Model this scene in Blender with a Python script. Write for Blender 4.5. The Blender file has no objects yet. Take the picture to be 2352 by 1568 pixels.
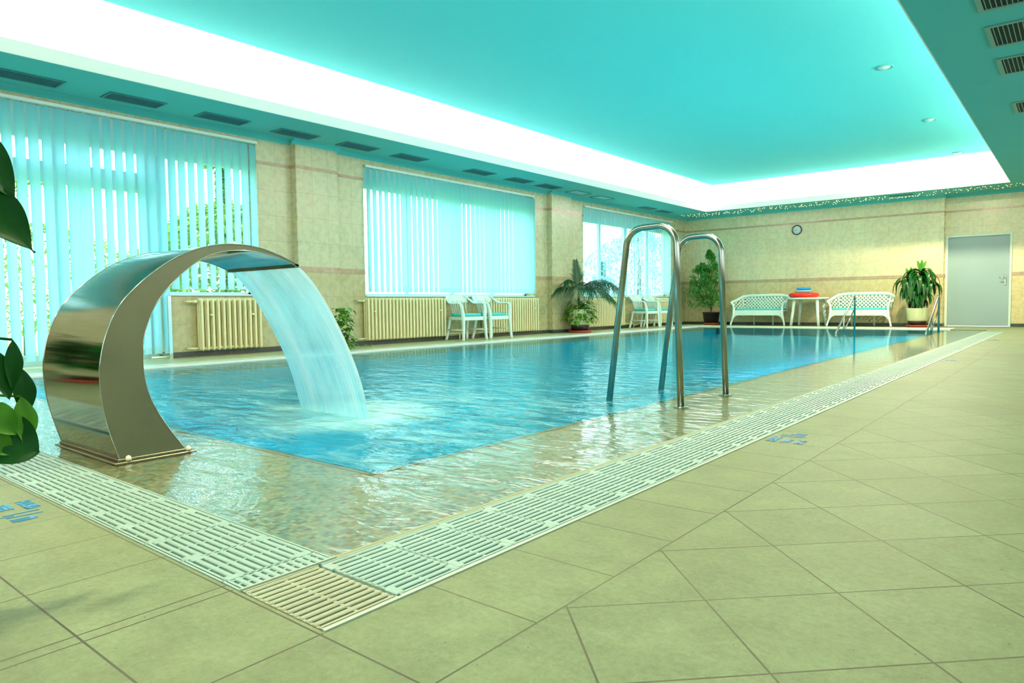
import bpy, math, random
from mathutils import Vector, Matrix
random.seed(7)
PI = math.pi
sc = bpy.context.scene
COL = sc.collection
R = random.uniform

# ------------------------------------------------------------------ materials
def lin(c):
    return tuple(((v/255)/12.92 if v/255 <= .04045 else ((v/255+.055)/1.055)**2.4) for v in c)

class NT:
    """tiny wrapper for building shader maths"""
    def __init__(s, name):
        s.m = bpy.data.materials.new(name); s.m.use_nodes = True
        s.t = s.m.node_tree; s.t.nodes.clear()
        s.out = s.t.nodes.new('ShaderNodeOutputMaterial')
    def n(s, typ, ins=None, **kw):
        nd = s.t.nodes.new('ShaderNode'+typ)
        for k, v in kw.items(): setattr(nd, k, v)
        for k, v in (ins or {}).items(): s.put(nd.inputs[k], v)
        return nd
    def put(s, sock, v):
        if isinstance(v, bpy.types.NodeSocket): s.t.links.new(v, sock)
        else:
            if sock.type == 'RGBA' and len(v) == 3: v = (*v, 1)
            sock.default_value = v
    def math(s, op, a, b=0.0, c=0.0):
        nd = s.n('Math', operation=op)
        s.put(nd.inputs[0], a); s.put(nd.inputs[1], b)
        if op in ('MULTIPLY_ADD', 'SMOOTH_MIN', 'COMPARE', 'WRAP'): s.put(nd.inputs[2], c)
        return nd.outputs[0]
    def mix(s, f, a, b):
        nd = s.n('Mix', data_type='RGBA')
        s.put(nd.inputs[0], f); s.put(nd.inputs[6], a); s.put(nd.inputs[7], b)
        return nd.outputs[2]
    def pos(s):
        g = s.n('NewGeometry'); sp = s.n('SeparateXYZ', {0: g.outputs['Position']})
        return g.outputs['Position'], sp.outputs[0], sp.outputs[1], sp.outputs[2]
    def vec(s, x, y, z):
        return s.n('CombineXYZ', {0: x, 1: y, 2: z}).outputs[0]
    def noise(s, v, scale, detail=3, rough=.5, dist=0.0):
        nd = s.n('TexNoise', {'Vector': v, 'Scale': scale, 'Detail': detail, 'Roughness': rough, 'Distortion': dist})
        return nd.outputs[0]
    def ramp(s, f, a, b, lo=0.0, hi=1.0):
        nd = s.n('MapRange', {0: f, 1: a, 2: b, 3: lo, 4: hi}); return nd.outputs[0]
    def smooth(s, f, a, b, lo=0.0, hi=1.0):
        nd = s.n('MapRange', {0: f, 1: a, 2: b, 3: lo, 4: hi}, interpolation_type='SMOOTHSTEP'); return nd.outputs[0]
    def bump(s, h, strength=.3, dist=.01):
        return s.n('Bump', {'Height': h, 'Strength': strength, 'Distance': dist}).outputs[0]
    def bsdf(s, col, rough=.5, metal=0.0, normal=None, spec=.5, **kw):
        ins = {'Base Color': col, 'Roughness': rough, 'Metallic': metal, 'Specular IOR Level': spec}
        ins.update(kw)
        nd = s.n('BsdfPrincipled', ins)
        if normal is not None: s.put(nd.inputs['Normal'], normal)
        return nd.outputs[0]
    def end(s, sh):
        s.t.links.new(sh, s.out.inputs[0]); return s.m
    # a line mask: 1 within half width hw of lines at off + k*pitch
    def lines(s, u, pitch, off, hw):
        a = s.math('SUBTRACT', u, off)
        b = s.math('PINGPONG', a, pitch/2)
        return s.math('LESS_THAN', b, hw)
    def cell(s, u, pitch, off):
        return s.math('FLOOR', s.math('DIVIDE', s.math('SUBTRACT', u, off), pitch))
    def hash(s, v):
        return s.n('TexWhiteNoise', {'Vector': v}, noise_dimensions='3D').outputs[0]

def plain(name, col, rough=.5, metal=0.0, vary=.08, scale=6.0, bump=0.0, **kw):
    t = NT(name); p, x, y, z = t.pos()
    c = tuple(max(0, v) for v in col)
    n = t.noise(p, scale, 4)
    d = tuple(v*(1-vary) for v in c); l = tuple(min(1, v*(1+vary)) for v in c)
    nm = t.bump(t.noise(p, scale*8, 3), bump, .004) if bump else None
    return t.end(t.bsdf(t.mix(n, d, l), rough, metal, nm, **kw))

M = {}
# --- wall tiles: u runs along the wall
def wall_mat(name, axis, uoff, base, gk=.7, tw=.27, th=.36):
    t = NT(name); p, x, y, z = t.pos()
    u = x if axis == 'x' else y
    zz = t.math('SUBTRACT', z, 1.23)
    low = t.math('LESS_THAN', z, 1.19)
    zz = t.math('ADD', zz, t.math('MULTIPLY', low, .077))
    gv = t.lines(u, tw, uoff, .0026)
    gh = t.lines(zz, th, 0, .0026)
    g = t.math('MAXIMUM', gv, gh)
    h = t.hash(t.vec(t.cell(u, tw, uoff), t.cell(zz, th, 0), 3.0))
    n1 = t.noise(p, 12, 6, .62, .15); n2 = t.noise(p, 2.2, 3, .5)
    n3 = t.noise(p, 38, 3, .6)
    k = t.math('ADD', t.math('MULTIPLY', n1, .62), t.math('ADD', t.math('MULTIPLY', h, .16), t.math('MULTIPLY', n3, .22)))
    k = t.ramp(k, .28, .74)
    dark = tuple(v*.82 for v in base); lite = tuple(min(1, v*1.10) for v in base)
    c = t.mix(k, dark, lite)
    c = t.mix(t.ramp(n2, .45, .75, 0, .3), c, (base[0]*1.12, base[1]*.88, base[2]*.78))
    c = t.mix(low, c, t.mix(1.0, c, (base[0]*.86, base[1]*.74, base[2]*.66)) if 0 else t.mix(t.ramp(n1, .3, .7), (base[0]*.74, base[1]*.67, base[2]*.54), (base[0]*.90, base[1]*.86, base[2]*.74)))
    c = t.mix(t.math('MULTIPLY', g, gk), c, tuple(v*.42 for v in base))
    hgt = t.math('SUBTRACT', 1.0, g)
    return t.end(t.bsdf(c, t.ramp(n1, .3, .7, .22, .34), 0, t.bump(hgt, .35, .003)))
WB = (.61, .60, .36)
M['wall_l'] = wall_mat('tiled wall left', 'y', 5.40, WB)
M['wall_f'] = wall_mat('tiled wall far', 'x', -6.124, (.74, .70, .42), .45)
M['wall_n'] = wall_mat('tiled wall near', 'x', -1, WB)

# --- deck tiles
def floor_mat():
    t = NT('deck tiles'); p, x, y, z = t.pos()
    hw = .0024
    # straight field
    gy = t.lines(y, .3, .483, hw)
    lx = t.math('LESS_THAN', x, -1.49)
    gxl = t.math('MULTIPLY', lx, t.lines(x, .306, -1.512, hw))
    gx1 = t.math('LESS_THAN', t.math('ABSOLUTE', t.math('ADD', x, 1.475)), hw)
    gx2 = t.math('LESS_THAN', t.math('ABSOLUTE', t.math('ADD', x, 1.135)), hw)
    nr = t.math('LESS_THAN', y, .79)
    gx1 = t.math('MULTIPLY', gx1, nr); gx2 = t.math('MULTIPLY', gx2, nr)
    ga = t.math('MAXIMUM', t.math('MAXIMUM', gy, gxl), t.math('MAXIMUM', gx1, gx2))
    # diagonal field
    a = t.math('MULTIPLY', t.math('ADD', t.math('ADD', x, .611), t.math('SUBTRACT', y, 1.39)), .70711)
    b = t.math('MULTIPLY', t.math('SUBTRACT', t.math('ADD', x, .611), t.math('SUBTRACT', y, 1.39)), .70711)
    gb = t.math('MAXIMUM', t.lines(a, .3005, 0, hw), t.lines(b, .3005, 0, hw))
    right = t.math('GREATER_THAN', x, -.832)
    seam = t.math('LESS_THAN', t.math('ABSOLUTE', t.math('ADD', x, .832)), hw)
    g = t.math('ADD', t.math('MULTIPLY', ga, t.math('SUBTRACT', 1.0, right)), t.math('MULTIPLY', gb, right))
    g = t.math('MAXIMUM', g, seam)
    ida = t.math('MULTIPLY', t.cell(a, .3005, 0), right); idb = t.math('MULTIPLY', t.cell(b, .3005, 0), right)
    nright = t.math('SUBTRACT', 1.0, right)
    idc = t.math('MULTIPLY', t.cell(y, .3, .483), nright); idd = t.math('MULTIPLY', t.cell(x, .306, -1.512), nright)
    h = t.hash(t.vec(t.math('ADD', ida, idc), t.math('ADD', idb, idd), right))
    n1 = t.noise(p, 7, 7, .68); n2 = t.noise(p, 60, 3, .7); n3 = t.noise(p, 1.4, 2)
    n4 = t.noise(p, 190, 2, .6)
    k = t.math('ADD', t.math('MULTIPLY', n1, .5), t.math('ADD', t.math('MULTIPLY', n2, .32), t.math('ADD', t.math('MULTIPLY', h, .04), t.math('MULTIPLY', n4, .15))))
    c = t.mix(t.ramp(k, .32, .68), (.098, .140, .063), (.225, .290, .160))
    c = t.mix(t.ramp(n3, .4, .7, 0, .35), c, (.13, .155, .072))
    gcol = t.mix(t.noise(p, 2.5, 2), (.015, .014, .006), (.10, .12, .07))
    c = t.mix(t.math('MULTIPLY', g, t.ramp(t.noise(p, 1.1, 2), .35, .6, .6, 1.0)), c, gcol)
    speck = t.math('GREATER_THAN', t.noise(p, 95, 1, .4), .775)
    c = t.mix(t.math('MULTIPLY', speck, .7), c, (.05, .05, .03))
    hgt = t.math('ADD', t.math('MULTIPLY', t.math('SUBTRACT', 1.0, g), .5), t.math('MULTIPLY', n2, .35))
    return t.end(t.bsdf(c, t.ramp(n1, .3, .7, .5, .65), 0, t.bump(hgt, .4, .004), spec=.14))
M['floor'] = floor_mat()

# --- small glass mosaic on the flooded ledge
def mosaic():
    t = NT('ledge mosaic'); p, x, y, z = t.pos()
    P = .0180
    g = t.math('MAXIMUM', t.lines(x, P, 0, .0009), t.lines(y, P, 0, .0009))
    h = t.hash(t.vec(t.cell(x, P, 0), t.cell(y, P, 0), t.cell(z, .3, 0)))
    h2 = t.hash(t.vec(t.cell(y, P, 0), t.cell(x, P, 0), 9.0))
    c = t.mix(h, (.09, .08, .02), (.36, .31, .15))
    c = t.mix(t.math('MULTIPLY', t.math('GREATER_THAN', h2, .72), .8), c, (.17, .27, .17))
    c = t.mix(t.math('MULTIPLY', t.math('GREATER_THAN', h2, .955), .85), c, (.10, .17, .16))
    c = t.mix(t.ramp(t.noise(p, 3, 3), .45, .7, 0, .4), c, (.20, .17, .06))
    c = t.mix(t.math('MULTIPLY', g, .6), c, (.09, .08, .03))
    return t.end(t.bsdf(c, .3, 0, t.bump(t.math('SUBTRACT', 1.0, g), .3, .002)))
M['mosaic'] = mosaic()

def basin():
    t = NT('basin tiles'); p, x, y, z = t.pos()
    lane = t.math('MAXIMUM', t.lines(x, 1.25, -2.9, .09), 0.0)
    bottom = t.math('LESS_THAN', z, -1.19)
    lane = t.math('MULTIPLY', lane, bottom)
    sm = t.math('MAXIMUM', t.lines(x, .25, 0, .004), t.lines(y, .25, 0, .004))
    c = t.mix(t.noise(p, 1.2, 3), (.006, .34, .46), (.015, .46, .56))
    c = t.mix(t.math('MULTIPLY', sm, .25), c, (.01, .25, .36))
    c = t.mix(t.math('MULTIPLY', lane, .8), c, (.01, .10, .16))
    return t.end(t.bsdf(c, .4))
M['basin'] = basin()

def water():
    t = NT('pool water'); p, x, y, z = t.pos()
    dx = t.math('ADD', x, 3.45); dy = t.math('SUBTRACT', y, 2.6)
    d = t.math('SQRT', t.math('ADD', t.math('MULTIPLY', dx, dx), t.math('MULTIPLY', dy, dy)))
    # ripples: strong around the falling sheet, nearly calm at the far end
    amp = t.math('ADD', t.smooth(d, .3, 6.5, 1.0, .10), t.smooth(d, 5, 12, 0.0, -.075))
    onledge = t.math('MAXIMUM', t.math('GREATER_THAN', x, -2.131), t.math('LESS_THAN', y, 1.725))
    amp = t.math('MULTIPLY', amp, t.math('SUBTRACT', 1.0, t.math('MULTIPLY', onledge, .62)))
    v1 = t.n('Mapping', {'Vector': p, 'Rotation': (0, 0, .65), 'Scale': (1.0, 2.3, 1)}).outputs[0]
    h = t.math('ADD', t.math('MULTIPLY', t.noise(v1, 3.2, 2.5, .5, .8), 1.0), t.math('MULTIPLY', t.noise(v1, 11, 2, .5, .4), .14))
    bn = t.n('Bump', {'Height': t.math('MULTIPLY', h, amp), 'Strength': .55, 'Distance': .055}).outputs[0]
    fc = t.n('LayerWeight', {'Blend': .5, 'Normal': bn}).outputs[1]
    fr = t.math('MULTIPLY_ADD', t.math('POWER', fc, 5.0), .97, .02)
    gl = t.n('BsdfGlossy', {'Color': t.mix(onledge, (.72, 1, 1), (.97, 1, 1)), 'Roughness': .05, 'Normal': bn}).outputs[0]
    tr = t.n('BsdfTransparent', {'Color': (.88, .97, .97)}).outputs[0]
    # water holding churned air: diffuse, patchy
    bl = t.n('BsdfDiffuse', {'Color': (.002, .255, .41), 'Normal': bn}).outputs[0]
    bt = t.n('BsdfTranslucent', {'Color': (.002, .255, .41)}).outputs[0]
    bl = t.n('MixShader', {0: .3, 1: bl, 2: bt}).outputs[0]
    body = t.n('MixShader', {0: t.math('MULTIPLY', t.math('SUBTRACT', 1.0, onledge), t.smooth(d, 1, 9, .55, .32)), 1: tr, 2: bl}).outputs[0]
    v2 = t.n('Mapping', {'Vector': p, 'Rotation': (0, 0, .62), 'Scale': (.8, 2.6, 1)}).outputs[0]
    f1 = t.noise(v2, 1.15, 5, .62, 1.2)
    f2 = t.noise(v2, 5.5, 4, .65, .8)
    near = t.smooth(d, .15, 3.6, 1.0, 0.0)
    impact = t.smooth(d, .2, .75, .75, 0.0)
    foam = t.math('MULTIPLY', t.ramp(t.math('ADD', t.math('MULTIPLY', f1, .65), t.math('MULTIPLY', f2, .35)), .48, .80), near)
    foam = t.math('MINIMUM', t.math('ADD', t.math('MULTIPLY', foam, .8), impact), .8)
    foam = t.math('MULTIPLY', foam, t.math('SUBTRACT', 1.0, onledge))
    fo = t.n('BsdfDiffuse', {'Color': (.42, .82, .84), 'Normal': bn}).outputs[0]
    body = t.n('MixShader', {0: foam, 1: body, 2: fo}).outputs[0]
    sh = t.n('MixShader', {0: t.math('MULTIPLY', fr, t.math('MULTIPLY_ADD', onledge, .16, .56)), 1: body, 2: gl}).outputs[0]
    return t.end(sh)
M['water'] = water()

def falling():
    t = NT('falling water'); p, x, y, z = t.pos()
    st = t.noise(t.vec(t.math('MULTIPLY', x, 30), t.math('MULTIPLY', z, .8), 0.0), 1.6, 5, .7)
    st2 = t.noise(t.vec(t.math('MULTIPLY', x, 7), t.math('MULTIPLY', z, .5), 4.0), 1.5, 2, .5)
    k = t.ramp(t.math('ADD', t.math('MULTIPLY', st, .55), t.math('MULTIPLY', st2, .45)), .38, .62)
    c = t.mix(k, (.48, .86, .97), (.96, .99, .99))
    df = t.n('BsdfDiffuse', {'Color': c}).outputs[0]
    tl = t.n('BsdfTranslucent', {'Color': c}).outputs[0]
    gl = t.n('BsdfGlossy', {'Roughness': .18}).outputs[0]
    tr = t.n('BsdfTransparent', {'Color': (.75, .95, 1)}).outputs[0]
    a = t.n('MixShader', {0: .45, 1: df, 2: tl}).outputs[0]
    a = t.n('MixShader', {0: .12, 1: a, 2: gl}).outputs[0]
    op = t.math('MULTIPLY', t.ramp(k, 0, 1, .42, .86), t.smooth(z, -.01, .22, .55, 1.0))
    return t.end(t.n('MixShader', {0: op, 1: tr, 2: a}).outputs[0])
M['fall'] = falling()

def steel(name, col, rough, axis):
    t = NT(name); p, x, y, z = t.pos()
    v = t.vec(t.math('MULTIPLY', x, 90 if axis != 'x' else 2), t.math('MULTIPLY', y, 4), t.math('MULTIPLY', z, 4)) if axis != 'iso' else p
    n = t.noise(v, 3, 3, .6); n2 = t.noise(p, 3, 4, .6)
    c = t.mix(t.ramp(n2, .3, .7), tuple(v*.80 for v in col), col)
    return t.end(t.bsdf(c, t.ramp(n, .3, .7, rough*.8, rough*1.25), 1.0, t.bump(n, .03, .002)))
M['steel'] = steel('polished steel', (.52, .52, .44), .075, 'y')
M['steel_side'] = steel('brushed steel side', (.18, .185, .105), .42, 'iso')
M['steel_tube'] = steel('satin steel tube', (.36, .40, .34), .2, 'iso')

def blind():
    t = NT('blind fabric'); p, x, y, z = t.pos()
    w = t.noise(t.vec(t.math('MULTIPLY', y, 60), t.math('MULTIPLY', y, 60), t.math('MULTIPLY', z, 220)), 1.0, 2, .5)
    c = t.mix(w, (.40, .82, .95), (.47, .88, .99))
    df = t.n('BsdfDiffuse', {'Color': (.22, .60, .70)}).outputs[0]
    tl = t.n('BsdfTranslucent', {'Color': c}).outputs[0]
    return t.end(t.n('MixShader', {0: .66, 1: df, 2: tl}).outputs[0])
M['blind'] = blind()
def blind2():
    t = NT('blind hem'); 
    df = t.n('BsdfDiffuse', {'Color': (.40, .76, .80)}).outputs[0]
    tl = t.n('BsdfTranslucent', {'Color': (.36, .72, .78)}).outputs[0]
    return t.end(t.n('MixShader', {0: .4, 1: df, 2: tl}).outputs[0])
M['hem'] = blind2()

def glass():
    t = NT('window glass')
    fc = t.n('LayerWeight', {'Blend': .5}).outputs[1]
    fr = t.math('MULTIPLY_ADD', t.math('POWER', fc, 5.0), .85, .05)
    tr = t.n('BsdfTransparent', {'Color': (.93, .98, .97)}).outputs[0]
    gl = t.n('BsdfGlossy', {'Roughness': .01}).outputs[0]
    return t.end(t.n('MixShader', {0: fr, 1: tr, 2: gl}).outputs[0])
M['glass'] = glass()

def leafmat(name, c1, c2, trans=.25, rough=.35, spec=.4):
    t = NT(name); p, x, y, z = t.pos()
    n = t.noise(p, 14, 3, .6)
    c = t.mix(n, c1, c2)
    a = t.bsdf(c, rough, 0, None, spec=spec)
    tl = t.n('BsdfTranslucent', {'Color': c}).outputs[0]
    return t.end(t.n('MixShader', {0: trans, 1: a, 2: tl}).outputs[0])
M['leaf_ficus'] = leafmat('ficus leaves', (.010, .11, .010), (.08, .36, .04))
M['leaf_palm'] = leafmat('palm leaflets', (.004, .040, .014), (.014, .11, .04), .15)
M['leaf_pothos'] = leafmat('trailing leaves', (.03, .17, .015), (.15, .42, .04))
M['leaf_drac'] = leafmat('strap leaves', (.002, .035, .004), (.010, .12, .014), .12, .3, .25)
M['leaf_drac_new'] = leafmat('new strap leaves', (.06, .26, .02), (.14, .42, .05), .3)
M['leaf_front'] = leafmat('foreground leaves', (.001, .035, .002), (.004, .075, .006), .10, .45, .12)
M['leaf_front_lit'] = leafmat('foreground leaves lit', (.02, .14, .006), (.08, .26, .015), .3, .45, .15)  # brighter copy of the foreground leaf material, light put into its colour
M['leaf_out'] = leafmat('garden leaves', (.08, .26, .04), (.44, .62, .14), .4, .6)
M['leaf_out2'] = leafmat('garden needles', (.20, .48, .52), (.46, .74, .76), .4, .6)
M['grass'] = plain('lawn', (.30, .46, .13), .8, vary=.4, scale=3)
M['bark'] = plain('bark', (.10, .07, .03), .8, vary=.3, scale=30, bump=.4)
M['soil'] = plain('soil', (.02, .014, .008), .9, vary=.4, scale=40, bump=.5)
M['plastic'] = plain('white resin', (.82, .99, .88), .32, vary=.03)
M['grate'] = None
def gratemat(name, c1, c2):
    t = NT(name); p, x, y, z = t.pos()
    r = t.math('MULTIPLY', t.math('ADD', t.math('PINGPONG', t.math('ADD', x, 50), .0025), t.math('PINGPONG', t.math('ADD', y, 50), .0025)), 200)
    n = t.noise(p, 3.0, 4, .6)
    c = t.mix(n, c1, c2)
    st = t.ramp(t.noise(t.vec(x, y, 0.0), 6, 4, .7), .60, .72, 0, .5)
    c = t.mix(st, c, (.34, .25, .13))
    return t.end(t.bsdf(c, .4, 0, t.bump(r, .6, .0015)))
M['grate'] = gratemat('grate plastic', (.25, .39, .32), (.32, .47, .40))
M['grate_stain'] = gratemat('stained grate plastic', (.26, .25, .14), (.40, .48, .32))
M['lip'] = plain('gutter lip', (.36, .38, .19), .4, vary=.1)
M['frame_strip'] = plain('gutter frame', (.42, .52, .38), .35, vary=.04)
M['channel'] = plain('gutter channel', (.12, .32, .30), .5, vary=.2, scale=3)
M['coping'] = plain('white coping', (.86, .95, .88), .25, vary=.04)
M['coping_far'] = plain('cream coping', (.78, .84, .58), .35, vary=.06)
M['plinth'] = plain('dark stone plinth', (.035, .055, .045), .25, vary=.5, scale=20)
def band():
    t = NT('marble band'); p, x, y, z = t.pos()
    n = t.noise(p, 7, 7, .72, 1.5)
    h = t.hash(t.vec(t.cell(t.math('ADD', x, y), .27, 0), 1.0, 2.0))
    c = t.mix(t.ramp(n, .3, .7), (.34, .22, .11), (.60, .44, .28))
    c = t.mix(t.math('MULTIPLY', h, .35), c, (.36, .40, .27))
    return t.end(t.bsdf(c, .22, 0, None, spec=.45))
M['band'] = band()

def soffit():
    t = NT('turquoise plaster'); p, x, y, z = t.pos()
    n = t.noise(p, 1.3, 3); n2 = t.noise(p, 60, 2)
    c = t.mix(n, (.07, .49, .48), (.09, .54, .52))
    # an old damp mark on the right hand strip
    dx = t.math('ADD', x, .90); dy = t.math('SUBTRACT', y, 9.5)
    dd = t.math('SQRT', t.math('ADD', t.math('MULTIPLY', t.math('MULTIPLY', dx, dx), 4.0), t.math('MULTIPLY', dy, dy)))
    c = t.mix(t.smooth(dd, .05, .2, .3, 0), c, (.08, .38, .42))
    return t.end(t.bsdf(c, .75, 0, t.bump(n2, .08, .002)))
M['soffit'] = soffit()
def upper():
    t = NT('upper ceiling plaster'); p, x, y, z = t.pos()
    n = t.noise(t.n('Mapping', {'Vector': p, 'Scale': (1, .4, 1)}).outputs[0], .8, 3)
    c = t.mix(n, (.135, .80, .80), (.16, .84, .82))
    return t.end(t.bsdf(c, .8, 0, None, spec=.2))
M['upper'] = upper()
M['white_frame'] = plain('window frame', (.72, .93, .93), .35, vary=.03)
M['rail'] = plain('blind headrail', (.72, .88, .82), .3, vary=.03)
M['radiator'] = plain('radiator enamel', (.93, .85, .48), .35, vary=.04)
M['door'] = plain('door paint', (.27, .40, .39), .4, vary=.05, scale=2)
M['door_frame'] = plain('door frame paint', (.62, .80, .66), .35, vary=.03)
M['metal'] = plain('satin metal', (.55, .58, .52), .25, 1.0)
M['vent'] = plain('vent paint', (.05, .25, .27), .45, vary=.05)
M['vent_dark'] = plain('vent shade backing', (.015, .075, .08), .8)  # flat plate, shade behind the louvres put into its colour
M['vent_black'] = plain('vent black', (.006, .02, .012), .8)
M['vent_frame_r'] = plain('vent frame right', (.12, .34, .28), .45)
M['vent_pale'] = plain('vent painted reflection', (.25, .70, .72), .3)  # pale colour stands in for light reflecting in these vents
M['pot'] = plain('cream pot', (.70, .72, .42), .4, vary=.04)
M['pot_black'] = plain('black pot', (.008, .007, .006), .4)
M['terracotta'] = plain('terracotta', (.33, .035, .010), .5, vary=.15)
M['cushion'] = plain('turquoise cushion', (.055, .60, .56), .7, vary=.06, scale=20, bump=.1)
M['red'] = plain('red vinyl', (.95, .018, .004), .25, vary=.03)
M['blue_v'] = plain('blue vinyl', (.01, .32, .72), .2, vary=.1)
M['pale_v'] = plain('pale blue vinyl', (.30, .62, .78), .2, vary=.3, scale=18)
M['clock_rim'] = plain('clock rim', (.02, .03, .03), .3)
M['clock_face'] = plain('clock face', (.62, .80, .74), .4)
M['blue_mark'] = plain('blue mosaic lettering', (.006, .16, .30), .35, vary=.25, scale=60)
M['dark'] = plain('dark rubber', (.02, .02, .02), .6)
M['capwhite'] = plain('white cap', (.74, .72, .54), .35)
def emis(name, c, s):
    t = NT(name); return t.end(t.n('Emission', {'Color': (*c, 1), 'Strength': s}).outputs[0])
M['star'] = emis('star light warm', (1, .74, .38), 5.0)
M['star_red'] = emis('star light red', (1, .33, .14), 4.5)
for k_ in ('star', 'star_red'): M[k_].cycles.emission_sampling = 'NONE'

# ------------------------------------------------------------------ mesh builder
def V(*a): return Vector(a)
class MB:
    def __init__(s): s.v = []; s.f = []; s.mi = []; s.sm = []
    def face(s, pts, mi=0, smooth=False):
        b = len(s.v); s.v += [tuple(p) for p in pts]; s.f.append(tuple(range(b, b+len(pts)))); s.mi.append(mi); s.sm.append(smooth)
    def box(s, x0, x1, y0, y1, z0, z1, mi=0, mat=None, bev=0.0):
        x0, x1 = min(x0, x1), max(x0, x1); y0, y1 = min(y0, y1), max(y0, y1); z0, z1 = min(z0, z1), max(z0, z1)
        b = len(s.v)
        if bev:
            e = min(bev, (x1-x0)*.45, (y1-y0)*.45, (z1-z0)*.45)
            P = []
            for sx, xa in ((-1, x0), (1, x1)):
                for sy, ya in ((-1, y0), (1, y1)):
                    for sz, za in ((-1, z0), (1, z1)):
                        P.append((xa, ya-sy*e, za-sz*e)); P.append((xa-sx*e, ya, za-sz*e)); P.append((xa-sx*e, ya-sy*e, za))
            if mat: P = [mat @ Vector(p) for p in P]
            s.v += [tuple(p) for p in P]
            i = lambda x, y, z, a: b+(x*4+y*2+z)*3+a
            F = []
            for q in (0, 1):
                F.append([i(q, 0, 0, 0), i(q, 1, 0, 0), i(q, 1, 1, 0), i(q, 0, 1, 0)])
                F.append([i(0, q, 0, 1), i(1, q, 0, 1), i(1, q, 1, 1), i(0, q, 1, 1)])
                F.append([i(0, 0, q, 2), i(1, 0, q, 2), i(1, 1, q, 2), i(0, 1, q, 2)])
                for r in (0, 1):
                    F.append([i(0, q, r, 1), i(1, q, r, 1), i(1, q, r, 2), i(0, q, r, 2)])
                    F.append([i(q, 0, r, 0), i(q, 1, r, 0), i(q, 1, r, 2), i(q, 0, r, 2)])
                    F.append([i(q, r, 0, 0), i(q, r, 1, 0), i(q, r, 1, 1), i(q, r, 0, 1)])
                    for w in (0, 1): F.append([i(q, r, w, 0), i(q, r, w, 1), i(q, r, w, 2)])
            for f in F: s.f.append(tuple(f)); s.mi.append(mi); s.sm.append(False)
            return s
        P = [(x, y, z) for x in (x0, x1) for y in (y0, y1) for z in (z0, z1)]
        if mat: P = [mat @ Vector(p) for p in P]
        s.v += [tuple(p) for p in P]
        for f in ((0, 1, 3, 2), (4, 6, 7, 5), (0, 4, 5, 1), (2, 3, 7, 6), (0, 2, 6, 4), (1, 5, 7, 3)):
            s.f.append(tuple(b+k for k in f)); s.mi.append(mi); s.sm.append(False)
        return s
    def loft(s, rings, mi=0, smooth=True, cap=True, closed=True):
        b = len(s.v); n = len(rings[0])
        for r in rings: s.v += [tuple(p) for p in r]
        for k in range(len(rings)-1):
            for j in range(n if closed else n-1):
                a = b+k*n+j; c = b+k*n+(j+1) % n
                s.f.append((a, c, c+n, a+n)); s.mi.append(mi); s.sm.append(smooth)
        if cap and closed:
            s.f.append(tuple(b+j for j in range(n))[::-1]); s.mi.append(mi); s.sm.append(False)
            e = b+(len(rings)-1)*n
            s.f.append(tuple(e+j for j in range(n))); s.mi.append(mi); s.sm.append(False)
        return s
    def tube(s, pts, r, n=8, mi=0, squash=None, up=None, cap=True):
        pts = [Vector(p) for p in pts]; rs = r if isinstance(r, (list, tuple)) else [r]*len(pts)
        rings = []; prev = None
        for k, p in enumerate(pts):
            t = (pts[min(k+1, len(pts)-1)]-pts[max(k-1, 0)]).normalized()
            if up is not None: a = t.cross(Vector(up))
            elif prev is None: a = t.cross(V(0, 0, 1) if abs(t.z) < .9 else V(1, 0, 0))
            else: a = prev-t*prev.dot(t)
            a.normalize(); c = t.cross(a); prev = a
            sq = squash or (1, 1)
            rings.append([p+(a*math.cos(q)*sq[0]+c*math.sin(q)*sq[1])*rs[k] for q in [2*PI*j/n for j in range(n)]])
        return s.loft(rings, mi, True, cap)
    def lathe(s, prof, c=(0, 0, 0), n=24, mi=0, cap=True):
        rings = [[(c[0]+r*math.cos(2*PI*j/n), c[1]+r*math.sin(2*PI*j/n), c[2]+z) for j in range(n)] for r, z in prof]
        return s.loft(rings, mi, True, cap)
    def prism(s, poly, fn, d0, d1, mi=0):
        """poly 2D closed, fn(u,v,d)->3D"""
        a = [fn(u, v, d0) for u, v in poly]; b = [fn(u, v, d1) for u, v in poly]
        s.face(a[::-1], mi); s.face(b, mi)
        n = len(poly)
        for k in range(n): s.face([a[k], a[(k+1) % n], b[(k+1) % n], b[k]], mi)
        return s
    def leaf(s, base, d, up, L, W, prof, droop=.3, fold=.15, mi=0, n=None, wave=0.0):
        base = Vector(base); d = Vector(d).normalized(); up = Vector(up)
        up = (up-d*up.dot(d));
        if up.length < 1e-4: up = d.orthogonal()
        up.normalize(); side = d.cross(up)
        b = len(s.v); m = len(prof)
        for t, w in prof:
            cpt = base+d*L*t-V(0, 0, 1)*droop*L*t*t
            e = side*W*w*.5; l = up*fold*W*w*.5
            wv = up*wave*W*math.sin(t*9)
            s.v += [tuple(cpt-e+l+wv), tuple(cpt), tuple(cpt+e+l-wv)]
        for k in range(m-1):
            for j in (0, 1):
                a = b+k*3+j
                s.f.append((a, a+1, a+4, a+3)); s.mi.append(mi); s.sm.append(True)
        return s
    def fleaf(s, base, d, up, L, W, prof, fold, wave, curl=.0):
        pr = [tuple(q)[:2] for q in catmull([(a, b_, 0) for a, b_ in prof], 4)]
        base = Vector(base); d = Vector(d).normalized(); up = Vector(up); up = (up-d*up.dot(d)).normalized(); side = d.cross(up)
        b = len(s.v); K = 8
        for t, w in pr:
            for j in range(K+1):
                q = j/K*2-1; ctr = base+d*L*t+up*curl*L*math.sin(t*PI)
                s.v.append(tuple(ctr+side*W*w*.5*q+up*(fold*W*abs(q)**1.3*.6+wave*W*math.sin(t*7+q*2)*q*q)))
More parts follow.
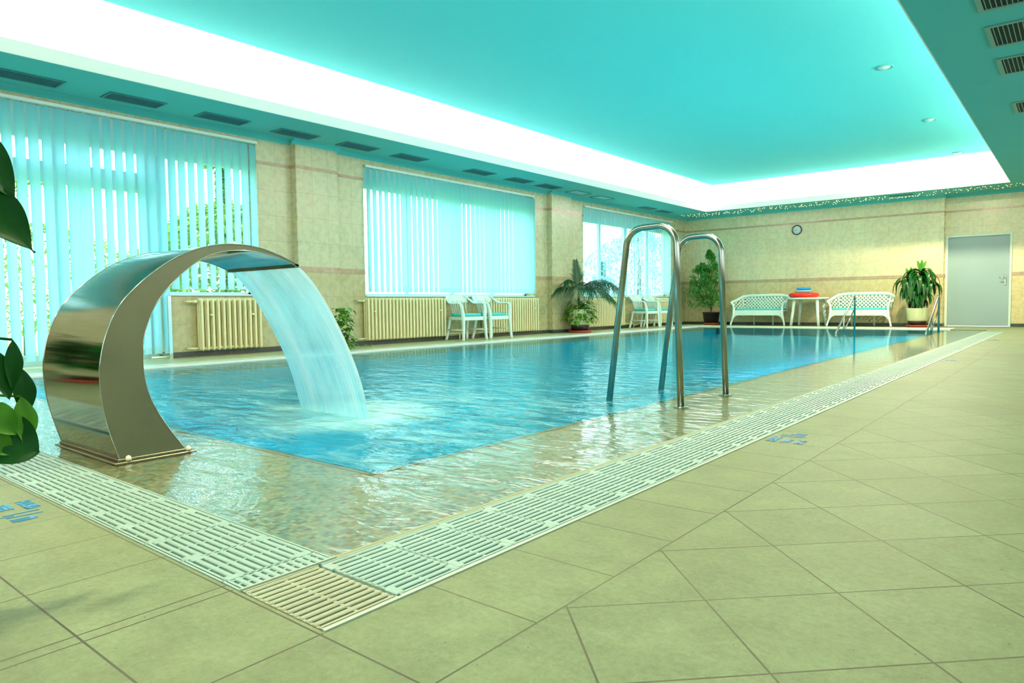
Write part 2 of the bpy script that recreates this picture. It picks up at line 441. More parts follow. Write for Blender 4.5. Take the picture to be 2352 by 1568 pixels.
        for k in range(len(pr)-1):
            for j in range(K):
                a = b+k*(K+1)+j; s.f.append((a, a+1, a+K+2, a+K+1)); s.mi.append(0); s.sm.append(True)
        return s
    def strap(s, base, az, e, L, W, bend=1.5, end=-1.45, mi=0):
        p = Vector(base); b = len(s.v); n = 9; side = V(-math.sin(az), math.cos(az), 0)
        for k in range(n+1):
            t = k/n; a = e+(end-e)*min(1, t*bend)
            w = W*(.35+.65*math.sin(min(1, t*2.2)*PI/2))*(1-max(0, t-.55)/.45)**.8
            nrm = V(-math.cos(az)*math.sin(a), -math.sin(az)*math.sin(a), math.cos(a))
            s.v += [tuple(p-side*w/2+nrm*w*.14), tuple(p), tuple(p+side*w/2+nrm*w*.14)]
            p = p+V(math.cos(az)*math.cos(a), math.sin(az)*math.cos(a), math.sin(a))*L/n
        for k in range(n):
            for j in (0, 1):
                a_ = b+k*3+j; s.f.append((a_, a_+1, a_+4, a_+3)); s.mi.append(mi); s.sm.append(True)
        return s
    def build(s, name, mats, parent=None, smooth_angle=None):
        me = bpy.data.meshes.new(name); me.from_pydata(s.v, [], s.f)
        if not isinstance(mats, (list, tuple)): mats = [mats]
        for m in mats: me.materials.append(m)
        for p, mi, sm in zip(me.polygons, s.mi, s.sm): p.material_index = mi; p.use_smooth = sm
        me.update()
        o = bpy.data.objects.new(name, me); COL.objects.link(o)
        if parent: o.parent = parent
        return o

def tag(o, label=None, cat=None, group=None, kind=None):
    if label: o['label'] = label
    if cat: o['category'] = cat
    if group: o['group'] = group
    if kind: o['kind'] = kind
    return o
def empty(name, loc, rz=0.0, label=None, cat=None, group=None):
    o = bpy.data.objects.new(name, None); COL.objects.link(o); o.empty_display_size = .1
    o.location = loc; o.rotation_euler = (0, 0, rz); return tag(o, label, cat, group)
def copy_tree(o, parent=None):
    c = o.copy(); COL.objects.link(c)
    if parent: c.parent = parent
    for ch in list(o.children): copy_tree(ch, c)
    return c
def struct(name, mb, m, parent=None): return tag(mb.build(name, m, parent), kind='structure')
def catmull(P, k=4):
    out = []
    for i in range(len(P)-1):
        p0 = Vector(P[max(i-1, 0)]); p1 = Vector(P[i]); p2 = Vector(P[i+1]); p3 = Vector(P[min(i+2, len(P)-1)])
        for j in range(k):
            t = j/k
            out.append(.5*((2*p1)+(p2-p0)*t+(2*p0-5*p1+4*p2-p3)*t*t+(3*p1-p0-3*p2+p3)*t**3))
    out.append(Vector(P[-1])); return out

# ------------------------------------------------------------------ dimensions (metres)
WL, WF, WD = -9.02, 19.06, 19.25        # window wall, far wall, door wall
WR, WN = 3.4, -3.2                      # right wall, near wall
ZC = 3.06                               # lower ceiling
GX0, GX1 = -1.455, -1.147               # side gutter
GY0, GY1 = .796, 1.057                  # front gutter
PX0, PX1, PY0, PY1 = -7.26, -2.131, 1.725, 17.12
GYE = 16.30                             # far end of the side gutter

# ------------------------------------------------------------------ setting
fl = MB()
for b in ((GX1+.013, WR, WN, WD+.2), (-9.3, GX1+.013, WN, GY0-.002), 
          (-8.05, GX1+.013, 17.9, WD+.2), (GX0-.02, GX1+.013, GYE, 17.9), (PX1+.001, GX0-.02, 17.12, 17.9)):
    fl.box(b[0], b[1], b[2], b[3], -.2, 0)
struct('floor', fl, M['floor'])
def deck2():
    t = NT('narrow deck tiles'); p, x, y, z = t.pos()
    g = t.math('MAXIMUM', t.lines(y, .3, .483, .002), t.lines(x, .3, -8.05, .002))
    k = t.math('ADD', t.math('MULTIPLY', t.noise(p, 7, 6, .65), .6), t.math('MULTIPLY', t.noise(p, 60, 3, .7), .4))
    c = t.mix(t.ramp(k, .34, .66), (.42, .46, .24), (.60, .64, .38))
    c = t.mix(t.math('MULTIPLY', g, .6), c, (.2, .2, .1))
    return t.end(t.bsdf(c, .4, 0, None, spec=.3))
f2 = MB(); f2.box(-9.3, -8.05, GY0-.002, WD+.2, -.2, 0)
struct('floor_2', f2, deck2())
M['fascia'] = plain('glow-white fascia', (.93, .96, .88), .6, vary=.02)  # white stands in for the cove glow on this lip
fa = MB()
fa.box(-7.9, -7.885, -1.0, 17.955, ZC+.002, ZC+.14); fa.box(-1.22, -1.205, -1.0, 17.955, ZC+.002, ZC+.14)
fa.box(-7.885, -1.22, 17.94, 17.955, ZC+.002, ZC+.14); fa.box(-7.885, -1.22, -1.0, -.985, ZC+.002, ZC+.14)
struct('trim_13', fa, M['fascia'])
# gutter channels below the grates
ch = MB()
ch.box(GX0, GX1+.013, GY0, GYE, -.22, -.20); ch.box(-8.05, GX0, GY0, GY1, -.22, -.20)
ch.box(GX0-.02, GX0-.001, GY1, GYE, -.2, -.02); ch.box(-8.05, GX0-.02, GY1, GY1+.018, -.2, -.02)
struct('trim_1', ch, M['channel'])
fs = MB(); fs.box(GX1+.001, GX1+.010, GY0, GYE, -.03, .003); fs.box(GX0-.006, GX0-.0005, GY0, GY1, -.03, .004)
struct('trim_2', fs, M['frame_strip'])
lp = MB(); lp.box(GX0-.014, GX0-.003, GY1+.003, GYE, -.02, .002, bev=.004)
struct('trim_3', lp, M['lip'])
# flooded ledge
lg = MB()
lg.box(PX1, GX0-.019, GY1+.018, 17.12, -.05, -.018); lg.box(-7.74, PX1, GY1+.018, PY0, -.05, -.018)
lg.box(-7.74, PX0, PY0, PY1, -.05, -.018)
struct('trim_4', lg, M['mosaic'])
bn_ = MB()
bn_.box(PX0-.0, PX1, PY0-.0, PY1, -1.4, -1.2)
bn_.box(PX0-.1, PX0+.004, PY0, PY1, -1.3, -.05); bn_.box(PX1-.004, PX1+.1, PY0, PY1, -1.3, -.05)
bn_.box(PX0-.1, PX1+.1, PY0-.1, PY0+.004, -1.3, -.05); bn_.box(PX0-.1, PX1+.1, PY1, PY1+.1, -1.3, -.02)
tag(bn_.build('pool_basin', M['basin']), kind='structure')
# warm stone rim along the pool edge
rim = MB()
rim.box(PX1-.006, PX1+.012, PY0-.012, PY1, -.06, -.0155); rim.box(PX0, PX1, PY0-.012, PY0+.006, -.06, -.0155)
rim.box(PX0-.02, PX0+.012, PY0, PY1, -.06, -.0155)
struct('trim_5', rim, plain('rim stone', (.26, .18, .05), .4, vary=.4, scale=25))
cp = MB(); cp.box(-8.05, -7.74, GY0, 17.9, -.2, .012, bev=.004)
struct('trim_6', cp, M['coping'])
cf = MB(); cf.box(-7.74, PX1, 17.12, 17.9, -.2, .008, bev=.004)
struct('trim_7', cf, M['coping_far'])
st = MB()
for k in range(4): st.box(-3.72, -2.3, 17.1-.42*(k+1), 17.1-.42*k, -1.2, -.16-.25*k)
tag(st.build('pool_steps', M['basin']), 'blue tiled steps under the water at the far right corner of the pool', 'steps')
wt = MB(); wt.box(-7.74, GX0-.018, GY1+.016, 17.12, -.0095, -.009)
wo = MB(); wo.face([(-7.74, GY1+.012, -.008), (GX0-.018, GY1+.012, -.008), (GX0-.018, 17.12, -.008), (-7.74, 17.12, -.008)])
tag(wo.build('pool_water', M['water']), 'clear blue pool water, foaming around the waterfall and calm at the far end', 'water', kind='stuff')

# left wall with openings
lw = MB()
def wseg(y0, y1, z0, z1, x=WL): lw.box(-9.32, x, y0, y1, z0, z1)
W1 = (.35, 4.10); W1b = (4.23, 5.38); W2 = (7.26, 11.75); W3 = (13.66, 18.14)
wseg(WN, W1[0], 0, 3.3)
wseg(W1[0], W1b[1], 2.955, 3.3)
wseg(4.10, W1b[1], 0, .80)
wseg(W1b[1], W2[0], 0, 3.3)
wseg(W2[0], W2[1], 2.92, 3.3); wseg(W2[0], W2[1], 0, .79)
wseg(W2[1], W3[0], 0, 3.3)
wseg(W3[0], W3[1], 2.915, 3.3); wseg(W3[0], W3[1], 0, .79)
wseg(W3[1], WD+.2, 0, 3.3)
lw.box(WL-.01, -8.89, 5.93, 6.66, 0, 3.06); lw.box(WL-.01, -8.89, 12.25, 13.0, 0, 3.06)
struct('wall_left', lw, M['wall_l'])
fw = MB(); fw.box(-9.32, -2.53, WF, WD+.2, 0, 3.3); fw.box(-2.53, -2.49, WD, WD+.2, 0, 3.3); fw.box(-1.25, WR, WD, WD+.2, 0, 3.3)
fw.box(-2.49, -1.25, WD, WD+.2, 2.12, 3.3)
struct('wall_far', fw, M['wall_f'])
rw = MB()
for y0, y1, z0, z1 in ((WN, WD+.2, 0, .9), (WN, WD+.2, 2.6, 3.3), (WN, -1.5, .9, 2.6), (1.5, 3, .9, 2.6), (6, 8, .9, 2.6), (11, 13, .9, 2.6), (16, WD+.2, .9, 2.6)):
    rw.box(WR, WR+.2, y0, y1, z0, z1)
struct('wall_right', rw, M['wall_l'])
nw = MB(); nw.box(-9.32, WR+.2, WN-.2, WN, 0, .85); nw.box(-9.32, WR+.2, WN-.2, WN, 2.5, 3.3)
for x0, x1 in ((-9.32, -2.2), (1.4, WR+.2)): nw.box(x0, x1, WN-.2, WN, .85, 2.5)
struct('wall_near', nw, M['wall_n'])
for k, (x0, x1) in enumerate(((-2.2, 1.4),)):  # unseen window behind the camera, put in for fill daylight
    f = MB()
    for z in (.85, 2.44): f.box(x0, x1, WN-.12, WN-.06, z, z+.06)
    for x in (x0, (x0+x1)/2-.03, x1-.06): f.box(x, x+.06, WN-.12, WN-.06, .85, 2.5)
    struct('window_%d' % (5+k), f, M['white_frame'])
for k, (y0, y1) in enumerate(((-1.5, 1.5), (3, 6), (8, 11), (13, 16))):  # unseen right wall windows, added to let fill daylight in
    f = MB()
    for z in (.9, 2.54): f.box(WR+.06, WR+.12, y0, y1, z, z+.06)
    for y in (y0, (y0+y1)/2-.03, y1-.06): f.box(WR+.06, WR+.12, y, y+.06, .9, 2.6)
    struct('window_%d' % (6+k), f, M['white_frame'])

# ceiling: lower ring, light cove and upper panel
ce = MB()
ce.box(-9.32, -7.9, WN, WD+.2, ZC, ZC+.07); ce.box(-1.205, WR, WN, WD+.2, ZC, ZC+.07)
ce.box(-7.9, -1.205, 17.955, WD+.2, ZC, ZC+.07); ce.box(-7.9, -1.205, WN, -1.0, ZC, ZC+.07)
tag(ce.build('ceiling', M['soffit']), kind='structure')
uc = MB()
uc.box(-8.65, -.5, -1.7, 18.65, 3.70, 3.76)
uc.box(-8.72, -8.62, -1.7, 18.7, ZC+.07, 3.76); uc.box(-.53, -.43, -1.7, 18.7, ZC+.07, 3.76)
uc.box(-8.7, -.45, 18.62, 18.7, ZC+.07, 3.76); uc.box(-8.7, -.45, -1.78, -1.7, ZC+.07, 3.76)
tag(uc.build('ceiling_upper', M['upper']), kind='structure')
# coving where the lower ceiling meets the walls
cv = MB()
prof = [(0, 0), (.075, 0), (.066, -.010), (.035, -.022), (.012, -.045), (0, -.06)]
cv.prism(prof, lambda u, v, d: (WL+u, d, ZC+v), WN, WF)
for a, b in ((5.93, 6.66), (12.25, 13.0)): cv.prism(prof, lambda u, v, d: (-8.89+u, d, ZC+v), a-.06, b+.06)
cv.prism(prof, lambda u, v, d: (d, WF-u, ZC+v), WL, -2.53)
cv.prism(prof, lambda u, v, d: (d, WD-u, ZC+v), -2.53, WR)
struct('trim_8', cv, M['soffit'])

# marble bands and dark plinths
def lband(z0, z1, name, m, dx=.006, ys=((WN, .35), (5.38, 7.26), (11.75, 13.66), (18.14, WF)), full=False):
    b = MB()
    for y0, y1 in ys: b.box(WL, WL+dx, y0, y1, z0, z1)
    for y0, y1 in ((5.93-dx, 6.66+dx), (12.25-dx, 13.0+dx)): b.box(WL, -8.89+dx, y0, y1, z0, z1)
    b.box(WL, -2.53+dx, WF-dx, WF, z0, z1); b.box(-2.53, -2.53+dx, WF, WD, z0, z1)
    if z1 < 2.0:
        b.box(-2.53, -2.51, WD-dx, WD, z0, z1); b.box(-1.235, WR, WD-dx, WD, z0, z1)
    else: b.box(-2.53, WR, WD-dx, WD, z0, z1)
    b.box(WR-dx, WR, WN, WD, z0, z1)
    return struct(name, b, m)
lband(2.658, 2.704, 'trim_9', M['band'])
lband(1.155, 1.23, 'trim_10', M['band'])
o = lband(0, .072, 'baseboard_left', M['plinth'], .01, ((4.10, WF),))

# door in the far wall
d = MB(); d.box(-2.47, -1.27, WD+.03, WD+.07, .01, 2.08)
dr = struct('door_2', d, M['door'])
f = MB()
for x0, x1 in ((-2.512, -2.465), (-1.277, -1.235)): f.box(x0, x1, WD-.02, WD+.12, 0, 2.12)
f.box(-2.465, -1.277, WD-.02, WD+.12, 2.077, 2.12)
f.build('door_frame', M['door_frame'], dr)
h = MB(); h.box(-1.372, -1.338, WD+.015, WD+.03, .94, 1.17, bev=.006)
hp = h.build('handle_plate', M['metal'], dr)
h = MB(); h.tube([(-1.355, WD+.02, 1.11), (-1.355, WD-.03, 1.11), (-1.37, WD-.045, 1.11), (-1.47, WD-.045, 1.112)], .009)
h.build('door_handle', M['metal'], hp)

# window frames, glass, door of the window wall
XF0, XF1 = -9.29, -9.23
def frame(n, y0, y1, z0, z1, mull, bars, name='window', top=2.60):
    f = MB()
    t = .055
    f.box(XF0, XF1, y0, y0+t, z0, top); f.box(XF0, XF1, y1-t, y1, z0, top)
    f.box(XF0, XF1, y0, y1, z0, z0+t)
    f.box(XF0, XF1+.015, y0, y1, top, z1)            # panel above the panes
    f.box(XF0, XF1+.022, y0, y1, top-.02, top+.05)
    for m, w in mull: f.box(XF0, XF1+.01, m-w/2, m+w/2, z0, top)
    for (a, b, z, w) in bars: f.box(XF0, XF1+.006, a, b, z-w/2, z+w/2)
    fr = struct('%s_%d' % (name, n), f, M['white_frame'])
    g = MB(); g.box(-9.262, -9.258, y0+.01, y1-.01, z0+.01, top)
    g.build('glass_pane', M['glass'], fr)
    return fr
fr1 = frame(1, 4.12, W1b[1], .80, 2.955, (), ())
frd = frame(1, W1[0], 4.12, 0.02, 2.955, ((3.95, .16), (2.95, .12), (1.2, .12)), ((W1[0], 3.95, 2.22, .24), (W1[0], 3.95, .06, .12)), name='door')
h = MB(); h.tube([(-9.2, 3.9, 2.05), (-9.16, 3.9, 2.05), (-9.16, 3.9, 2.22)], .012)
h.box(-9.22, -9.19, 3.86, 3.94, 2.0, 2.30); h.build('door_closer', M['white_frame'], frd)
fr2 = frame(2, W2[0], W2[1], .79, 2.92, ((8.35, .06), (9.5, .08), (10.65, .06)), ())
fr3 = frame(3, W3[0], W3[1], .79, 2.915, ((14.70, .09), (15.95, .16), (17.1, .09)), ())
sill = MB()
for y0, y1, z in ((4.10, W1b[1], .80), (W2[0], W2[1], .79), (W3[0], W3[1], .79)):
    sill.box(-9.3, WL+.03, y0, y1, z, z+.022, bev=.004)
struct('trim_11', sill, M['white_frame'])
st = MB(); st.box(-9.02, -8.985, 4.075, 4.115, 0, .80); st.box(-9.3, -8.98, 4.07, 4.10, 0.0, .80)
struct('trim_12', st, M['metal'])

# ------------------------------------------------------------------ blinds
def vane_mesh(L, W=.127):
    b = MB(); n = 4
    def row(z): return [(-.006*(1-((j/n)*2-1)**2), (j/n-.5)*W, z) for j in range(n+1)]
    b.loft([row(-L+.085), row(0)], 0, True, False, False)
    b.loft([row(-L), row(-L+.085)], 1, True, False, False)
    b.box(-.004, .002, -.008, .008, 0, .02, 1)
    return b
def blind_set(y0, y1, ztop, zbot, cov, label, step=.125, longto=None, zlong=.07):
    r = empty('vertical_blind', (-8.98, (y0+y1)/2, ztop), 0, label, 'blind', 'vertical blinds on the window wall')
    cy = (y0+y1)/2
    hr = MB(); hr.box(-.02, .028, y0-cy, y1-cy, -.035, 0, bev=.004)
    hr.build('headrail', M['rail'], r)
    meshes = {}
    y = y0+.06; pts = []
    while y < y1-.03:
        long = longto is not None and y < longto
        L = ztop-.055-(zlong if long else zbot)
        key = long
        if key not in meshes: meshes[key] = vane_mesh(L).build('vane', [M['blind'], M['hem']], r); o = meshes[key]
        else: o = meshes[key].copy(); COL.objects.link(o)
        c = cov(y); a = math.atan2(y, 9.0); am = math.sqrt(1+(y/9)**2)
        q = min(1, max(-1, c*.125/.127/am))
        th = math.acos(q)-a+math.radians(R(-3, 3))
        o.location = (0, y-cy, -.055); o.rotation_euler = (0, 0, th)
        pts.append((y-cy, -.055-L+.01))
        y += step
    cn = MB()
    for k in range(len(pts)-1):
        (a, z), (b, z2) = pts[k], pts[k+1]
        if abs(z-z2) > .1:
            cn.build('bottom_chain', M['rail'], r); cn = MB(); continue
        cn.tube([(.02, a, z), (.03, (a+b)/2, z-.02), (.02, b, z2)], .0018, 4, cap=False)
    cn.build('bottom_chain', M['rail'], r)
    return r
blind_set(.37, 5.37, 2.95, .885, lambda y: .76+.10*math.sin(y*5.1)*R(0, 1) if not 2.95 < y < 3.25 else 1.02, 'turquoise vertical blind over the garden door and side window, behind the fountain', longto=4.13)
def cov2(y):
    if y < 8.0: return .66+R(-.03, .03)
    if 8.05 < y < 8.2: return 1.0
    if y < 8.95: return .78+R(-.04, .04)
    if 9.5 < y < 9.75: return .72
    return 1.02 if y < 9.9 else .99
blind_set(W2[0]+.01, W2[1]-.01, 2.91, .865, cov2, 'pale turquoise vertical blind over the middle window, vanes nearly closed')
def cov3(y):
    if y < 15.9: return .05
    if y < 17.55: return .45+R(-.2, .2)
    return .98
blind_set(W3[0]+.01, W3[1]-.01, 2.905, .86, cov3, 'vertical blind over the far window, turned open so the garden tree shows')

# ------------------------------------------------------------------ radiators
def radiator(y0, y1, label, zb=.075, zt=.775, brackets=()):
    cy = (y0+y1)/2
    r = empty('radiator', (-8.925, cy, zb), 0, label, 'radiator', 'cream column radiators under the windows')
    n = round((y1-y0)/.075); p = (y1-y0)/n
    b = MB(); H = zt-zb
    for k in range(n):
        yc = y0-cy+p*(k+.5)
        for xx in (.048, .0, -.048):
            b.tube([(xx, yc, .004), (xx*.98, yc, .035), (xx, yc, .07), (xx, yc, H-.07), (xx*.98, yc, H-.035), (xx, yc, H-.004)], [.006, .019, .0195, .0195, .019, .006], 7, cap=True)
        for zz in (.03, H-.03): b.tube([(-.05, yc, zz), (.05, yc, zz)], .017, 6)
    for zz in (.036, H-.036): b.tube([(0, y0-cy+.01, zz), (0, y1-cy-.01, zz)], .021, 8)
    b.build('radiator_body', M['radiator'], r)
    v = MB(); a = y0-cy
    v.tube([(0, a, H-.05), (0, a-.05, H-.05)], .022, 10); v.tube([(0, a-.05, H-.05), (0, a-.12, H-.05)], .014, 8)
    v.tube([(0, a-.12, H-.05), (-.02, a-.13, H-.05), (-.086, a-.13, H-.05)], .010, 8)
    v.build('valve', M['radiator'], r)
    v = MB(); v.tube([(0, a, .04), (0, a-.09, .04), (-.02, a-.12, .04), (-.083, a-.12, .04)], .013, 8)
    v.build('return_pipe', M['radiator'], r)
    v = MB(); e = y1-cy
    for yy in (a+.16, e-.16): v.box(-.09, .07, yy-.008, yy+.008, H*.66, H*.66+.025); v.box(.055, .075, yy-.02, yy+.02, H*.66, H*.66+.02)
    v.build('wall_bracket', M['radiator'], r)
    return r
radiator(4.42, 5.33, 'short cream column radiator seen through the fountain arch')
radiator(7.16, 8.97, 'cream column radiator under the middle window, to the left of the two armchairs')
radiator(10.02, 11.74, 'cream column radiator under the middle window, behind and right of the armchairs')
radiator(13.47, 15.31, 'cream column radiator under the far window, behind the potted palm')
radiator(16.62, 17.72, 'cream column radiator under the far window, behind the far armchairs')
pp = MB(); pp.tube([(-8.985, 9.0, .115), (-8.985, 9.9, .115)], .012, 8); pp.tube([(-8.985, 9.42, .115), (-8.985, 9.42, .0)], .012, 8)
tag(pp.build('heating_pipe', M['radiator']), 'cream heating pipe along the wall between the two middle radiators', 'pipe')
pp = MB(); pp.tube([(-8.93, 15.36, .115), (-8.93, 15.8, .115), (-8.93, 15.9, .06), (-8.93, 16.25, .115), (-8.93, 16.3, .115)], .012, 8); pp.tube([(-8.93, 15.85, .07), (-8.93, 15.85, 0)], .012, 8)
tag(pp.build('heating_pipe', M['radiator']), 'cream heating pipe behind the far armchairs', 'pipe')

# ------------------------------------------------------------------ ceiling vents
def vent(cx, cy, w, l, frame_m, back_m, slat_m, label, group, n, fw_=.022, z=ZC):
    r = empty('ceiling_vent', (cx, cy, z), 0, label, 'vent', group)
    f = MB()
    f.box(-w/2, w/2, -l/2, -l/2+fw_, -.012, -.001); f.box(-w/2, w/2, l/2-fw_, l/2, -.012, -.001)
    f.box(-w/2, -w/2+fw_, -l/2+fw_, l/2-fw_, -.012, -.001); f.box(w/2-fw_, w/2, -l/2+fw_, l/2-fw_, -.012, -.001)
    f.build('vent_frame', frame_m, r)
    b = MB(); b.box(-w/2+.004, w/2-.004, -l/2+.004, l/2-.004, -.0025, -.0008); b.build('backing', back_m, r)
    s = MB()
    iw = w-2*fw_
    for k in range(n):
        x = -iw/2+iw*(k+.5)/n
        s.box(-.0035, .0035, -l/2+fw_, l/2-fw_, -.008, -.004, mat=Matrix.Translation((x, 0, 0)) @ Matrix.Rotation(.0, 4, 'Y'))
    s.build('louvres', slat_m, r)
    return r
LV = [(2.22, -8.565), (3.28, -8.57), (4.36, -8.57), (5.43, -8.575), (6.50, -8.555), (7.56, -8.57), (9.28, -8.58), (10.42, -8.57), (11.40, -8.57), (12.50, -8.57), (13.50, -8.59), (15.82, -8.67), (16.71, -8.67)]
where = ['at the left edge of the photo, the nearest of the row', 'above the glazed garden door, second of the row from the left', 'above the window beside the garden door, third of the row', 'above the end of the first blind, fourth of the row',
 'above the first wall pilaster, fifth of the row', 'above the left end of the middle blind, sixth of the row', 'above the middle blind, after the wide gap', 'above the middle blind towards its right end', 'above the right end of the middle blind',
 'coloured pale for the light it reflects, above the gap before the far blind', 'coloured pale for the light it reflects, above the start of the far blind', 'above the far blind, left of the last two of the row', 'nearest the far wall, last of the row']
for k, (y, x) in enumerate(LV):
    w, l = (.30, .62)
    if k >= 11: w = .24
    pale = k in (9, 10)
    vent(x, y+l/2, w, l, M['vent'], M['vent_pale'] if pale else M['vent_dark'], M['vent_pale'] if pale else M['vent'],
         'slatted ceiling vent '+where[k], 'ceiling vents above the window wall', 5 if pale else 9, .012 if pale else .02)
RV = [(6.53, 'in the top right corner of the photo'), (7.60, 'second from the top right corner'), (8.67, 'third from the top right corner'), (10.70, 'at the right edge, farthest of the four')]
for y, w_ in RV:
    vent(-.735+.31, y+.325, .62, .655, M['vent_frame_r'], M['vent_black'], M['vent_frame_r'], 'wide black slatted ceiling vent '+w_, 'wide ceiling vents on the right', 15, .04)
vent(-3.3, 18.30, .5, .12, M['vent'], M['vent_dark'], M['vent'], 'narrow ceiling vent among the star lights near the door', None, 12, .012)

# star lights
sb = MB(); sb.lathe([(.0, -.008), (.0065, -.005), (.008, 0)], n=8, cap=False)
s0 = sb.build('star_light', M['star']); s1 = sb.build('star_light', M['star_red'])
used = set(); cnt = 0
x = -8.72
for k in range(280):
    x = -8.72+k*(9.3/280)+R(-.05, .05)
    red = x > -2.5 and R(0, 1) < .8 or R(0, 1) < .12
    src = s1 if red else s0
    o = src if src.name not in used else src.copy()
    if src.name in used: COL.objects.link(o)
    used.add(src.name)
    yy = 18.48+R(-.34, .34) if x > -8 else 18.5+R(-.4, .3)
    if abs(x+3.3) < .28: yy = 18.62+R(0, .15)
    o.location = (x, yy, ZC-.001)
    if red: tag(o, 'tiny reddish star light set in the ceiling along the far wall', 'light', 'reddish star lights along the far ceiling')
    else: tag(o, 'tiny warm white star light set in the ceiling along the far wall', 'light', 'warm star lights along the far ceiling')
# upper ceiling downlights; the unseen ones there and over the decks are added fill
DL = []
def downlight(x, y, z, label, group, rr=.115):
    r = empty('downlight', (x, y, z), 0, label, 'light', group)
    b = MB(); b.lathe([(rr*.65, -.002), (rr*.95, -.012), (rr, -.002)], n=28, cap=False); b.build('trim_ring', M['soffit'], r)
    b = MB(); b.lathe([(.0, -.030), (rr*.3, -.028), (rr*.55, -.016), (rr*.65, -.002)], n=20, cap=False); b.build('bulb', M['clock_face'], r)
    DL.append((x, y, z))
for y, w_ in ((10.35, 'nearest of the three in view'), (13.85, 'middle of the three in view'), (17.35, 'farthest of the three in view')):
    downlight(-2.09, y, 3.70, 'round downlight in the bright upper ceiling, '+w_, 'downlights in the upper ceiling')
for y in (-.15, 3.35, 6.85):
    downlight(-2.09, y, 3.70, 'added fill light, a round downlight in the upper ceiling above the near part of the pool', 'downlights in the upper ceiling')
for y in (-1.5, 1.5, 4.5, 7.5, 10.5, 13.5, 16.5):
    downlight(1.6, y, ZC, 'added fill light, a round downlight in the lower ceiling above the right deck', 'added fill lights above the right deck')
for x in (-7, -4.6, -2.2):
    downlight(x, -2.1, ZC, 'added fill light, a round downlight in the lower ceiling above the front deck', 'added fill lights above the front deck')

# ------------------------------------------------------------------ drain grates
def grate_mesh(W, L, n, clip=True, m=0):
    b = MB(); pitch = W/n; bw = pitch*.62
    for k in range(n):
        x = -W/2+pitch*(k+.5)
        b.box(x-bw/2, x+bw/2, -L/2+.003, L/2-.003, -.022, 0, bev=.0022)
    b.box(-W/2+.004, W/2-.004, -L/2+.002, -L/2+.010, -.024, -.003)
    b.box(-W/2+.004, W/2-.004, L/2-.011, L/2-.002, -.024, -.003)
    b.box(-W/2+.004, W/2-.004, -.004, .004, -.024, -.0028)
    if clip:
        for s in (-1, 1):
            x = s*(W/2-.034)
            b.box(x-.022, x+.022, -L/2-.004, -L/2+.020, -.02, .0012, bev=.002)
            b.box(x-.012, x+.020, L/2-.022, L/2-.002, -.02, .0010, bev=.002)
    b.box(-W/2, -W/2+.009, -L/2+.001, L/2-.001, -.03, 0); b.box(W/2-.009, W/2, -L/2+.001, L/2-.001, -.03, 0)
    return b
def place(o, first, loc, rz): 
    if not first: o = o.copy(); COL.objects.link(o)
    o.location = loc; o.rotation_euler = (0, 0, rz); return o
WG = GX1-GX0-.004; cxg = (GX0+GX1)/2
g0 = grate_mesh(WG, .2, 13, False).build('drain_grate', M['grate_stain'])
g0.location = (cxg, .899, 0)
tag(g0, 'brown-stained drain grate at the near corner where the two gutters meet', 'drain grate', 'grates of the gutter along the right deck')
g1 = grate_mesh(WG, .2, 13).build('drain_grate', M['grate'])
k = 0; y = 1.107
while y < GYE-.05:
    o = place(g1, k == 0, (cxg, y, 0), 0)
    lab = 'white slatted drain grate in the long gutter beside the tiled deck'
    if k == 0: lab = 'white slatted drain grate just beyond the brown-stained corner grate'
    tag(o, lab, 'drain grate', 'grates of the gutter along the right deck')
    y += .201; k += 1
WG2 = GY1-GY0-.004; cyg = (GY0+GY1)/2
g2 = grate_mesh(WG2, .078, 11, False).build('drain_grate', M['grate'])
g2.location = (GX0-.046, cyg, 0); g2.rotation_euler = (0, 0, PI/2)
tag(g2, 'short cut end grate of the front gutter, butting against the corner', 'drain grate', 'grates of the front gutter')
g3 = grate_mesh(WG2, .207, 11).build('drain_grate', M['grate'])
x = GX0-.087-.1035; k = 0
while x > -6.2:
    o = place(g3, k == 0, (x, cyg, 0), PI/2)
    lab = 'white slatted drain grate in the front gutter before the fountain'
    if k == 0: lab = 'first full white grate of the front gutter next to the short corner piece'
    tag(o, lab, 'drain grate', 'grates of the front gutter')
    x -= .208; k += 1

# ------------------------------------------------------------------ fountain
outer = [(1.191, .0), (1.167, .081), (1.145, .169), (1.13, .261), (1.126, .365), (1.133, .434), (1.151, .515), (1.182, .597), (1.223, .666), (1.272, .722), (1.325, .772), (1.393, .825), (1.475, .876), (1.568, .914), (1.66, .935), (1.74, .942), (1.84, .935), (1.944, .909), (2.085, .856)]
inner = [(1.47, .0), (1.402, .103), (1.355, .184), (1.322, .261), (1.304, .335), (1.299, .415), (1.305, .501), (1.324, .572), (1.358, .65), (1.411, .723), (1.472, .786), (1.535, .838), (1.60, .878), (1.675, .902), (1.756, .912), (1.839, .911), (1.944, .893), (2.016, .870), (2.080, .843)]
FX0, FX1 = -3.79, -3.12; fy, fx = 1.33, -3.455
root = empty('water_cannon', (fx, fy, 0), 0, 'arched polished steel pool fountain pouring a sheet of water into the pool', 'fountain')
oc = catmull([(0, a-fy, b) for a, b in outer], 4); ic = catmull([(0, a-fy, b) for a, b in inner], 4)
def skin(curve, x0, x1, mi=0, name='x', m=None, off=0):
    b = MB(); cols = [x0+(x1-x0)*j/6 for j in range(7)]
    rows = [[(x-fx, p[1], p[2]) for x in cols] for p in curve]
    b.loft(rows, 0, True, False, False); return b
skin(oc, FX0, FX1).build('outer_shell', M['steel'], root)
skin(ic, FX0, FX1).build('inner_shell', M['steel'], root)
